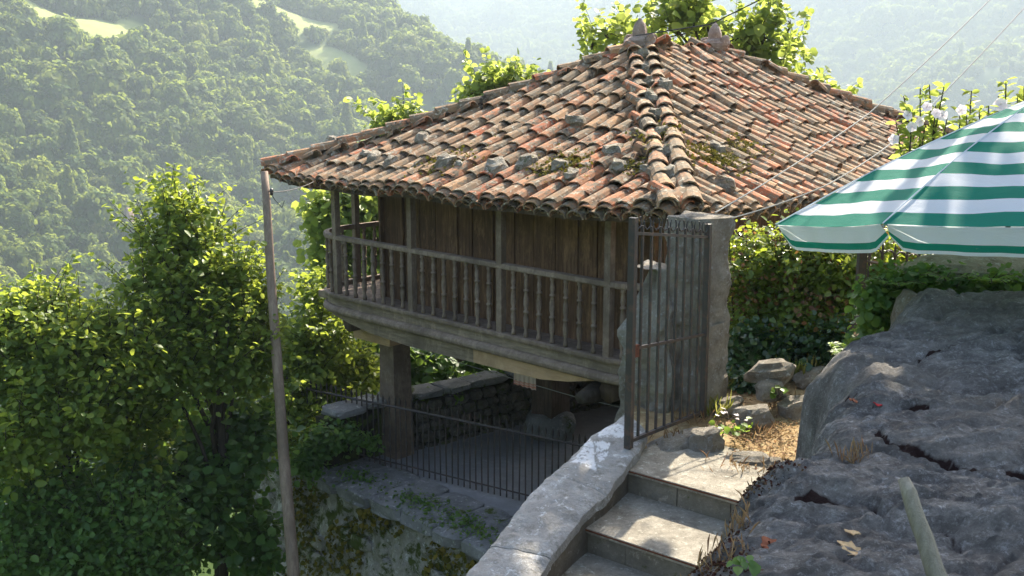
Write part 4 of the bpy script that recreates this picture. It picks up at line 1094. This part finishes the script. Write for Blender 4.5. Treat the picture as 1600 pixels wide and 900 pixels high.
# ================================================================ PARASOL
m, nt, b = mat('green_canvas'); fin(nt, b, mix(nt, nz(nt, 60, 3), (.012, .19, .135), (.02, .24, .17)), .8, .2); M['cg'] = m
m2, nt2, b2 = mat('white_canvas'); fin(nt2, b2, mix(nt2, nz(nt2, 3, 4), (.72, .74, .80), (.80, .82, .85)), .8, .2); M['cw'] = m2
for mm_, col in ((M['cg'], (.02, .33, .22)), (M['cw'], (.8, .84, .84))):
    nt = mm_.node_tree; b = nt.nodes['Principled BSDF']; t = nt.nodes.new('ShaderNodeBsdfTranslucent'); t.inputs[0].default_value = (*col, 1)
    x = nt.nodes.new('ShaderNodeMixShader'); x.inputs[0].default_value = .35
    nt.links.new(b.outputs[0], x.inputs[1]); nt.links.new(t.outputs[0], x.inputs[2]); nt.links.new(x.outputs[0], nt.nodes['Material Output'].inputs[0])
    c0_ = b.inputs['Base Color'].links[0].from_socket
    c1_ = mix(nt, ramp(nt, nz(nt, 2.2, 8, .8), [(.5, 0), (.72, .35)]), c0_, tuple(q*.72 for q in col)); c1_ = mix(nt, ramp(nt, nz(nt, 24, 3, .9), [(.70, 0), (.74, .5)]), c1_, (.3, .28, .22))
    nt.links.new(c1_, b.inputs['Base Color']); bump(nt, b, mix(nt, .3, nz(nt, 5, 5, .6, True, (1, 1, 3), 1.2), nz(nt, 220, 2, .5)), .6, .02)
uc = Vector((4.0, 7.385, -.79)); apex = Vector((3.93, 7.43, -.02))
cor = [Vector(p) for p in ((2.09, 7.86, -1.06), (2.43, 6.5, -.87), (3.5, 5.57, -.76), (4.92, 5.76, -.62), (5.8, 6.89, -.6), (5.63, 8.32, -.69), (4.5, 9.2, -.84), (3.08, 9.01, -.97))]
um = empty('striped_parasol', (3.95, 7.4, -2.9)); tag(um, 'green and white striped garden parasol at the right edge', 'parasol')
NST = 13  # stripes from hem to apex
for i in range(8):
    a_, b_ = cor[i], cor[(i+1) % 8]; g = G(); nr_, nc_ = NST*4, 14; vs = []
    for r in range(nr_+1):
        s = r/nr_; bl = .10*math.sin(math.pi*s)*(1)     # bulge
        for c_ in range(nc_+1):
            t = c_/nc_; p = a_.lerp(b_, t).lerp(apex, s)
            dp = 4*t*(1-t)*(1-s); p = p+Vector((0, 0, .05*math.sin(math.pi*s)-.02*dp-.010*math.sin(s*9+i)*math.sin(t*7+s*5)-.012*math.sin(t*20+i)*(1-s)*.3))
            p = p+(uc-p)*Vector((1, 1, 0)).length*0
            cen = (uc-(a_+b_)/2); cen.z = 0; p = p+cen*(.03*dp*(1-s))
            vs.append(p)
    m_ = nc_+1
    for r in range(nr_):
        mi = 0 if ((r//4) % 2 == 1) else 1
        mi = 0 if (r//4) % 2 == 0 else 1
        g.add([], []); g.f += [(r*m_+c_, r*m_+c_+1, (r+1)*m_+c_+1, (r+1)*m_+c_) for c_ in range(nc_)]; g.m += [mi]*nc_
    g.v = [tuple(v) for v in vs]
    g.build('canopy_panel', [M['cg'], M['cw']], um, True)
    # valance
    g = G(); vs = []; rows = 8
    for r in range(rows+1):
        for c_ in range(nc_+1):
            t = c_/nc_; p = Vector(vs0) if False else None
            q = a_.lerp(b_, .02+.96*t); dp = 4*t*(1-t); cen = (uc-(a_+b_)/2); cen.z = 0
            q = q+Vector((0, 0, -.02*dp))+cen*(.03*dp)
            ln = .19*(1-.55*max(0, 1-min(t, 1-t)/.09)**1.5)
            q = q+Vector((0, 0, -ln*r/rows))+cen*(.03*r/rows)+cen*.012*math.sin(t*26+i)*r/rows; vs.append(q)
    for r in range(rows):
        mi = 0 if r == 5 or r == 6 else 1
        g.f += [(r*m_+c_, r*m_+c_+1, (r+1)*m_+c_+1, (r+1)*m_+c_) for c_ in range(nc_)]; g.m += [mi]*nc_
    g.v = [tuple(v) for v in vs]; g.build('valance', [M['cg'], M['cw']], um, True)
    g = G(); g.tube([apex+Vector((0, 0, -.02)), a_.lerp(apex, .5)+Vector((0, 0, .03)), a_+Vector((0, 0, -.02))], .008, 5); g.build('rib', M['wire'], um)
    g = G(); g.tube([a_.lerp(apex, s_)+Vector((0, 0, .05*math.sin(math.pi*s_)+.004)) for s_ in np.linspace(0, .98, 14)], .006, 4); g.build('seam', M['cw'], um)
g = G(); g.tube([(3.97, 7.4, -3.0), apex], .022, 8); g.build('pole', M['cw'], um)

# ================================================================ HEDGE, IVY, FERNS, PLANTS
hc = [pb(1185, 420, 10.6, 62, 60, 62), pb(1250, 425, 10.5, 62, 60, 62), pb(1315, 430, 10.4, 62, 60, 62), pb(1385, 435, 10.3, 62, 60, 66), pb(1440, 440, 10.3, 50, 60, 66),
      pb(1190, 510, 10.4, 60, 60, 62), pb(1250, 515, 10.2, 62, 60, 60), pb(1320, 515, 10.1, 60, 60, 60), pb(1390, 510, 10.1, 60, 60, 60)]
hd = foliage_thing('hedge', 'dense clipped hedge with sunlit top and brown stems right of the pillar', 'hedge', atz(1260, 590, -2.9), hc, 26000, .062, M['hedge'], None, shell=.5, clump=7, cs=.07,
                   extra=[('brown_foliage', .11, M['brownhedge'])])
g = G()
for _ in range(90):
    x = random.uniform(1150, 1430); p = aty(x, 585, 10.4+random.uniform(-.2, .4)); q = aty(x+random.uniform(-25, 25), 370, 10.5+random.uniform(-.2, .4)); g.tube([p, p.lerp(q, .5)+Vector((random.uniform(-.1, .1), 0, 0)), q], [.012, .009, .004], 4)
o = g.build('stem_thicket', M['bark'], hd); o['kind'] = 'stuff'
iv = foliage_thing('ivy', 'dark glossy ivy covering the foot of the hedge beside the pillar', 'ivy', atz(1200, 600, -2.95),
    [pb(1165, 560, 9.9, 34, 30, 50), pb(1215, 555, 9.9, 55, 30, 38), pb(1275, 550, 9.8, 50, 30, 30), pb(1320, 545, 9.7, 40, 30, 40), pb(1150, 600, 9.6, 18, 25, 30), pb(1170, 605, 9.4, 22, 20, 20)], 5200, .062, M['ivy'], None, shell=.5, clump=5, cs=.05, wid=.9)
iv2 = foliage_thing('ivy', 'ivy and creeper spilling over the stones between post and boulder', 'ivy', aty(1390, 500, 7.7),
    [pb(1390, 470, 7.6, 40, 30, 45), pb(1375, 520, 7.7, 28, 30, 40), pb(1440, 445, 7.5, 40, 25, 22), pb(1500, 460, 7.3, 50, 25, 16), pb(1570, 455, 7.3, 45, 25, 20), pb(1365, 560, 8.0, 22, 20, 30)], 5200, .055, M['linden'], None, shell=.5, clump=5, cs=.05, wid=.9)
def fern(name, base, n, L, label, m='bright'):
    e = empty(name, base); tag(e, label, 'fern'); base = Vector(base)
    for k in range(n):
        a_ = 6.283*k/n+random.uniform(-.3, .3); d = Vector((math.cos(a_), math.sin(a_), 0)); P = []; N = []; DD = []; LL = []; stem = []
        l = L*random.uniform(.75, 1.1)
        for t in np.linspace(.05, 1, 18):
            p = base+d*(l*t*.85)+Vector((0, 0, l*(.75*t-.55*t*t))); stem.append(p)
            for sg in (-1, 1):
                sd = d.cross(Vector((0, 0, 1)))*sg+d*.25; P.append(list(p)); N.append([0, 0, 1]); DD.append(list(sd)); LL.append(l*.26*math.sin(math.pi*min(1, t*.85+.12)))
        add_me('frond', leaf_mesh('frond', np.array(P), np.array(N)+rng.normal(size=(len(P), 3))*.12, np.array(LL), M[m], .28, 0, dirs=np.array(DD)), e)
        g = G(); g.tube(stem[::4]+[stem[-1]], .004, 4); g.build('stem', M[m] if False else M['bark'], e)
fern('fern', aty(1330, 560, 8.6), 7, .32, 'bright green fern at the foot of the iron post')
fern('fern', aty(1545, 445, 7.1), 9, .26, 'green fern growing on the wall at the right edge')
fern('fern', aty(1400, 450, 7.4), 8, .26, 'fern among the ivy just right of the iron post', 'linden')
fern('fern', aty(1365, 530, 8.2), 5, .26, 'yellowed brown fern frond beside the iron post', 'drygrass')
fern('fern', aty(1478, 440, 7.2), 6, .2, 'small fern on the pale wall under the parasol hem', 'linden')
# grasses on the path
def gpts(px, py, n, sx, z=-2.92):
    c = atz(px, py, z); return np.array([(c.x+random.gauss(0, sx), c.y+random.gauss(0, sx*.8), z+.0) for _ in range(n)])
blades(np.concatenate([gpts(1262, 575, 90, .10, -2.82), gpts(1240, 590, 60, .1, -2.82), gpts(1290, 585, 70, .14, -2.82), gpts(1310, 575, 40, .12, -2.82), gpts(1120, 650, 60, .07), gpts(1130, 610, 40, .06)]), .20, M['grass'], 'grass_tufts', 'sunlit green and straw grass tufts around the path rocks', 'grass', .4, .045)
blades(np.concatenate([gpts(1240, 640, 120, .12), gpts(1190, 680, 70, .12), gpts(1170, 730, 60, .15), gpts(1080, 660, 80, .09), gpts(1050, 690, 60, .1)]), .13, M['drygrass'], 'dry_grass', 'thin dry straw and rootlets along the edge of the earth path', 'grass', .9, .04)
n = 2600; Pm = np.array([list(atz(random.uniform(1140, 1320), random.uniform(570, 735), -2.90)) for _ in range(n)])
o = add_me('leaf_litter', leaf_mesh('leaf_litter', Pm, rng.normal(size=Pm.shape)*.4+[0, 0, 1], .03*rng.uniform(.4, 1.5, n), M['drygrass'], .5, .4)); tag(o, 'scattered dry leaf litter on the sunlit earth path', 'leaf litter', kind='stuff')
def sprig(px, py, z, n, L, m, label, r=.09, cat='plant', up=.1):
    c = atz(px, py, z); e = empty('small_plant', c); tag(e, label, cat)
    P = np.array([(c.x+random.gauss(0, r), c.y+random.gauss(0, r), c.z+random.uniform(.02, up)) for _ in range(n)])
    add_me('foliage', leaf_mesh('foliage', P, rng.normal(size=P.shape)*.4+[0, -.2, 1], L*rng.uniform(.7, 1.3, n), M[m], .9), e)
    g = G()
    for p in P[:12]: g.tube([c, Vector(p)], .003, 4)
    g.build('stem', M['bark'], e)
sprig(1150, 680, -2.86, 26, .055, 'bright', 'low plant with bright round leaves beside the broad grey rock')
sprig(1138, 655, -2.78, 8, .04, 'petal', 'cluster of pale pinkish leaves hanging over the rock', .07)
sprig(1215, 622, -2.75, 10, .06, 'bright', 'single lime green sprout between the hedge rocks', .03)
sprig(1124, 690, -2.85, 6, .05, 'bright', 'tiny yellow-green sprout by the gate bottom', .02)
c = onrock(1160, 893, 3.6); e = empty('small_plant', c); tag(e, 'dark green ivy leaf sprig among moss at the bottom edge', 'plant')
P = np.array([list(c+Vector((random.gauss(0, .025), random.gauss(0, .02), .03+random.uniform(0, .03)))) for _ in range(9)])
add_me('foliage', leaf_mesh('foliage', P, rng.normal(size=P.shape)*.3+[0, -.4, 1], .05*rng.uniform(.6, 1.3, 9), M['linden'], .7), e)
# hibiscus behind the parasol
def hibiscus(px, py, Y, stems, label):
    base = aty(px, py+190, Y); e = empty('hibiscus_shrub', base); tag(e, label, 'shrub', 'flowering hibiscus behind the parasol')
    for (tx, ty) in stems:
        t = aty(tx, ty, Y+random.uniform(-.2, .2)); g = G(); mid = base.lerp(t, .5)+Vector((random.uniform(-.08, .08), 0, 0)); g.tube([base, mid, t], [.018, .012, .005], 5); g.build('stem', M['bark'], e)
        P = []; DD = []
        for k in range(34):
            q = k/34; p = t.lerp(mid, q*.95); a_ = random.uniform(0, 6.28); P.append(list(p)); DD.append([math.cos(a_), math.sin(a_), random.uniform(.2, 1.0)])
        P = np.array(P); add_me('foliage', leaf_mesh('foliage', P, rng.normal(size=P.shape)*.5+[0, 0, .8], (.10*rng.uniform(.6, 1.2, len(P))), M['fig'], .5, dirs=np.array(DD)), e)
    return e
def flower(e, px, py, Y, r=.046):
    c = aty(px, py, Y); n = 5; P = np.repeat(np.array([list(c)]), n, 0); f = Vector((random.uniform(-.6, .4), -1, random.uniform(-.1, .5))).normalized()
    x = f.cross(Vector((0, 0, 1))).normalized(); y = f.cross(x)
    DD = np.array([list(x*math.cos(a_)+y*math.sin(a_)+f*.35) for a_ in np.linspace(0, 5.03, 5)]); NN = np.array([list(f*1.0-(x*math.cos(a_)+y*math.sin(a_))*.35) for a_ in np.linspace(0, 5.03, 5)])
    add_me('flower', leaf_mesh('flower', P, NN, np.full(n, r*1.15), M['petal'], 1.1, .3, dirs=DD), e)
    g = G(); g.tube([c, c+f*r*.9], .006, 5); g.build('stamen', M['petal'], e)
h1 = hibiscus(1440, 190, 9.2, [(1412, 150), (1438, 138), (1452, 132), (1475, 136), (1425, 175), (1462, 165), (1400, 190), (1480, 185), (1418, 205), (1445, 200)], 'hibiscus shrub with several white blooms left of the parasol top')
for q in ((1417, 181, 9.0), (1448, 168, 8.9), (1462, 178, 8.95), (1397, 218, 8.95), (1472, 180, 9.1), (1436, 190, 9.05), (1425, 198, 9.0)): flower(h1, *q)
h2 = hibiscus(1520, 180, 9.3, [(1518, 142), (1530, 170), (1545, 165), (1500, 175), (1510, 180)], 'thin hibiscus stems rising behind the middle of the parasol')
flower(h2, 1502, 172, 9.1)
h3 = hibiscus(1575, 170, 9.4, [(1572, 125), (1590, 148), (1560, 150), (1600, 135)], 'tallest hibiscus stems at the right edge above the parasol')
flower(h3, 1563, 164, 9.2, .06)

# ================================================================ FOREGROUND AND MIDDLE TREES
def tr(*a, **k): return foliage_thing(*a, **k)
def gz(px, Y): p = aty(px, 900, Y); p.z = float(terr_xy(np.array(p.x), np.array(p.y))); return p
tr('hazel_tree', 'tall hazel with backlit yellow-green crown peaking left of the pole', 'tree', gz(330, 14.5),
   [pb(262, 318, 14.3, 22, 20, 26), pb(285, 345, 14.2, 34, 30, 30), pb(245, 385, 14, 24, 24, 22), pb(320, 385, 14.3, 38, 30, 36), pb(300, 430, 14, 60, 50, 40), pb(355, 440, 14.2, 46, 40, 42),
    pb(235, 460, 13.8, 45, 40, 38), pb(380, 485, 14.2, 42, 40, 50), pb(290, 500, 13.8, 70, 50, 50), pb(350, 560, 13.8, 70, 60, 60), pb(260, 580, 13.5, 75, 60, 60), pb(395, 560, 14, 40, 40, 55)],
   12000, .10, M['hazel'], (aty(340, 520, 14.2), .09), shell=.6, clump=8, cs=.13)
tr('hazel_tree', 'broad hazel bush at the left edge with sunlit round leaves', 'tree', gz(90, 13.5),
   [pb(20, 505, 13.2, 55, 50, 45), pb(62, 485, 13.2, 34, 40, 34), pb(120, 525, 13, 60, 50, 40), pb(180, 525, 13.4, 45, 50, 34), pb(60, 560, 12.6, 90, 60, 60), pb(170, 570, 12.8, 80, 60, 60), pb(-20, 560, 12.8, 60, 50, 70), pb(100, 650, 12.4, 100, 60, 60), pb(20, 690, 12.2, 80, 60, 60), pb(200, 660, 13.4, 70, 60, 60)],
   14000, .10, M['hazel'], (aty(100, 620, 13), .08), shell=.6, clump=8, cs=.13)
tr('linden_tree', 'dark broad-leaved tree in deep shade left of the pole foot', 'tree', gz(330, 15.2),
   [pb(240, 660, 14.9, 90, 60, 50), pb(330, 660, 14.8, 80, 60, 55), pb(395, 650, 14.9, 48, 50, 60), pb(280, 740, 14.3, 100, 60, 60), pb(365, 740, 14.4, 66, 60, 60), pb(180, 770, 14.4, 90, 60, 60), pb(330, 830, 14, 90, 60, 55), pb(400, 850, 14.2, 40, 50, 55), pb(230, 880, 14, 90, 60, 50), pb(300, 790, 13.6, 90, 40, 50), pb(200, 730, 13.6, 60, 40, 50)],
   9500, .115, M['linden'], (aty(320, 700, 14.8), .07), shell=.6, clump=8, cs=.12, wid=.95)
tr('thicket_bush', 'dim thicket with light filtering through at the lower left corner', 'bush', gz(70, 12.5),
   [pb(40, 780, 12.6, 90, 60, 60), pb(110, 800, 12.8, 90, 60, 60), pb(30, 870, 12.6, 90, 60, 60), pb(140, 880, 12.6, 90, 60, 60), pb(190, 820, 12.4, 80, 40, 60), pb(230, 880, 12.6, 70, 40, 50)],
   12000, .09, M['linden'], (aty(80, 820, 12.8), .05), shell=.7, clump=6, cs=.15)
tr('walnut_tree', 'leafy tree in front of the far gallery corner right of the pole', 'tree', gz(520, 18.5),
   [pb(500, 470, 18.5, 30, 40, 44), pb(500, 540, 18, 50, 50, 50), pb(470, 600, 17.5, 40, 50, 50), pb(545, 600, 18.5, 50, 50, 60), pb(510, 650, 17.6, 60, 40, 40), pb(460, 560, 18.2, 36, 40, 40), pb(450, 660, 17.0, 40, 40, 50), pb(470, 700, 16.4, 40, 30, 30)],
   8500, .12, M['hazel'], (aty(520, 600, 18.5), .09), shell=.6, clump=8, cs=.15)
tr('fig_tree', 'green tree seen between the gallery posts at the granary corner', 'tree', gz(570, 22),
   [pb(505, 320, 21.5, 18, 30, 18), pb(530, 350, 21.5, 34, 40, 46), pb(575, 330, 22, 40, 40, 45), pb(550, 410, 22, 50, 40, 50), pb(590, 400, 22.5, 40, 40, 60), pb(515, 410, 21.5, 20, 30, 30)],
   6500, .17, M['fig'], (aty(560, 420, 22), .1), shell=.6, clump=7, cs=.18, wid=.85)
tr('undergrowth_bush', 'dark leafy undergrowth behind the low wall under the granary', 'bush', gz(680, 24),
   [pb(660, 575, 21, 60, 50, 50), pb(740, 560, 21.5, 60, 50, 46), pb(820, 560, 22, 60, 50, 46), pb(900, 575, 22.5, 60, 50, 50), pb(600, 560, 20.5, 40, 50, 60), pb(960, 570, 22.5, 60, 50, 50)],
   9000, .16, M['linden'], None, shell=.6, clump=7, cs=.17, wid=.9)
tr('creeper', 'sunlit creeper spilling over the capping of the low rubble wall', 'plant', atz(730, 615, -5.5),
   [pb(735, 602, 18.4, 24, 20, 10), pb(700, 618, 17.8, 20, 16, 8), pb(770, 600, 18.8, 20, 16, 8), pb(660, 622, 17.5, 14, 12, 8)], 900, .09, M['bright'], None, shell=.7, clump=5, cs=.07)
tr('ivy', 'ivy creeping over the top left end of the retaining wall', 'ivy', uv(7, 0, -6.4),
   [pb(505, 690, 15.6, 26, 20, 22), pb(540, 680, 16, 22, 16, 18), pb(480, 720, 15.4, 22, 20, 30), pb(575, 690, 15.9, 12, 10, 10)], 1800, .09, M['linden'], None, shell=.7, clump=5, cs=.07)
figb = [pb(945, 55, 23, 26, 26, 22), pb(925, 78, 23, 16, 20, 14), pb(985, 60, 23.5, 26, 26, 26), pb(1040, 25, 23.5, 36, 30, 30), pb(1075, 10, 23, 30, 30, 24), pb(1060, 55, 23.5, 46, 30, 30), pb(1105, 40, 23, 32, 30, 26),
        pb(1150, 60, 23, 36, 30, 34), pb(1200, 15, 23, 24, 24, 26), pb(1195, 60, 23, 34, 30, 34), pb(1230, 80, 23, 28, 26, 26), pb(1215, 105, 23, 34, 26, 22), pb(1150, 100, 23.5, 44, 30, 30), pb(1235, 40, 23, 12, 12, 12)]
tr('fig_tree', 'sunlit fig tree crown rising behind the roof ridge and finials', 'tree', Vector((6.0, 23.5, -5)), figb, 1700, .18, M['fig'], (aty(1130, 130, 23.5), .12), shell=.75, clump=6, cs=.17, wid=.9)
tr('fig_tree', 'tree top peeping over the left roof slope', 'tree', Vector((-.2, 24.5, -7)),
   [pb(735, 150, 24, 22, 22, 14), pb(770, 138, 24, 26, 22, 20), pb(815, 136, 24, 28, 22, 16), pb(845, 126, 24, 12, 14, 8), pb(780, 145, 24, 50, 30, 20)], 900, .17, M['fig'], (aty(780, 160, 24), .1), shell=.7, clump=6, cs=.15, wid=.85)
tr('fig_tree', 'small tree top above the far left roof hip', 'tree', Vector((-3.2, 24.5, -8)),
   [pb(605, 198, 24, 18, 22, 16), pb(635, 192, 24, 20, 22, 14), pb(640, 195, 24, 26, 22, 16)], 800, .16, M['fig'], (aty(625, 200, 24), .08), shell=.7, clump=6, cs=.14, wid=.85)
tr('fig_tree', 'leaf sprays just over the right roof hip', 'tree', Vector((8.0, 24, -6)),
   [pb(1255, 140, 22, 14, 14, 8), pb(1305, 155, 21.5, 8, 10, 6), pb(1215, 125, 22, 14, 14, 8)], 220, .16, M['fig'], None, shell=.7, clump=5, cs=.12, wid=.85)
# unseen tree added right of the view to shade the boulder and parapet
tr('added_shade_tree', 'large unseen tree added outside the view on the right to cast shade', 'tree', Vector((9.6, 12.0, -3)),
   [((x, y, z), (1.6, 1.5, 1.3)) for x, y, z in ((3.4, 10.6, 5.3), (5.2, 10.4, 5.3), (7.0, 10.8, 5.4), (4.4, 11.6, 6.6), (6.2, 11.6, 6.8), (8.4, 11.2, 5.4), (2.6, 11.2, 6.2), (3.6, 10.2, 7.4), (5.4, 10.2, 7.6), (7.6, 10.4, 7.4))]+[((2.80, 13.0, z), (.46, .45, .6)) for z in (2.5, 3.2, 3.9, 4.6)],  # last blobs: narrow foliage column added to throw shade on the parapet
   15000, .24, M['linden'], (Vector((8.4, 11.6, 6.0)), .2), shell=.9, clump=8, cs=.3, wid=.9)

# ================================================================ HAZE
g = G(); g.box((0, 0, (212-104)/2), (5900, 5900, 212+104))
o = g.build('haze', mat('haze_air')[0]); tag(o, kind='stuff'); o['label'] = 'pale summer haze filling the valley air'; o['category'] = 'haze'
nt = o.data.materials[0].node_tree
for n_ in list(nt.nodes):
    if n_.type != 'OUTPUT_MATERIAL': nt.nodes.remove(n_)
v = nt.nodes.new('ShaderNodeVolumePrincipled'); v.inputs['Color'].default_value = (.46, .545, .62, 1); v.inputs['Density'].default_value = HAZE; v.inputs['Anisotropy'].default_value = .16
nt.links.new(v.outputs[0], nt.nodes['Material Output'].inputs['Volume'])
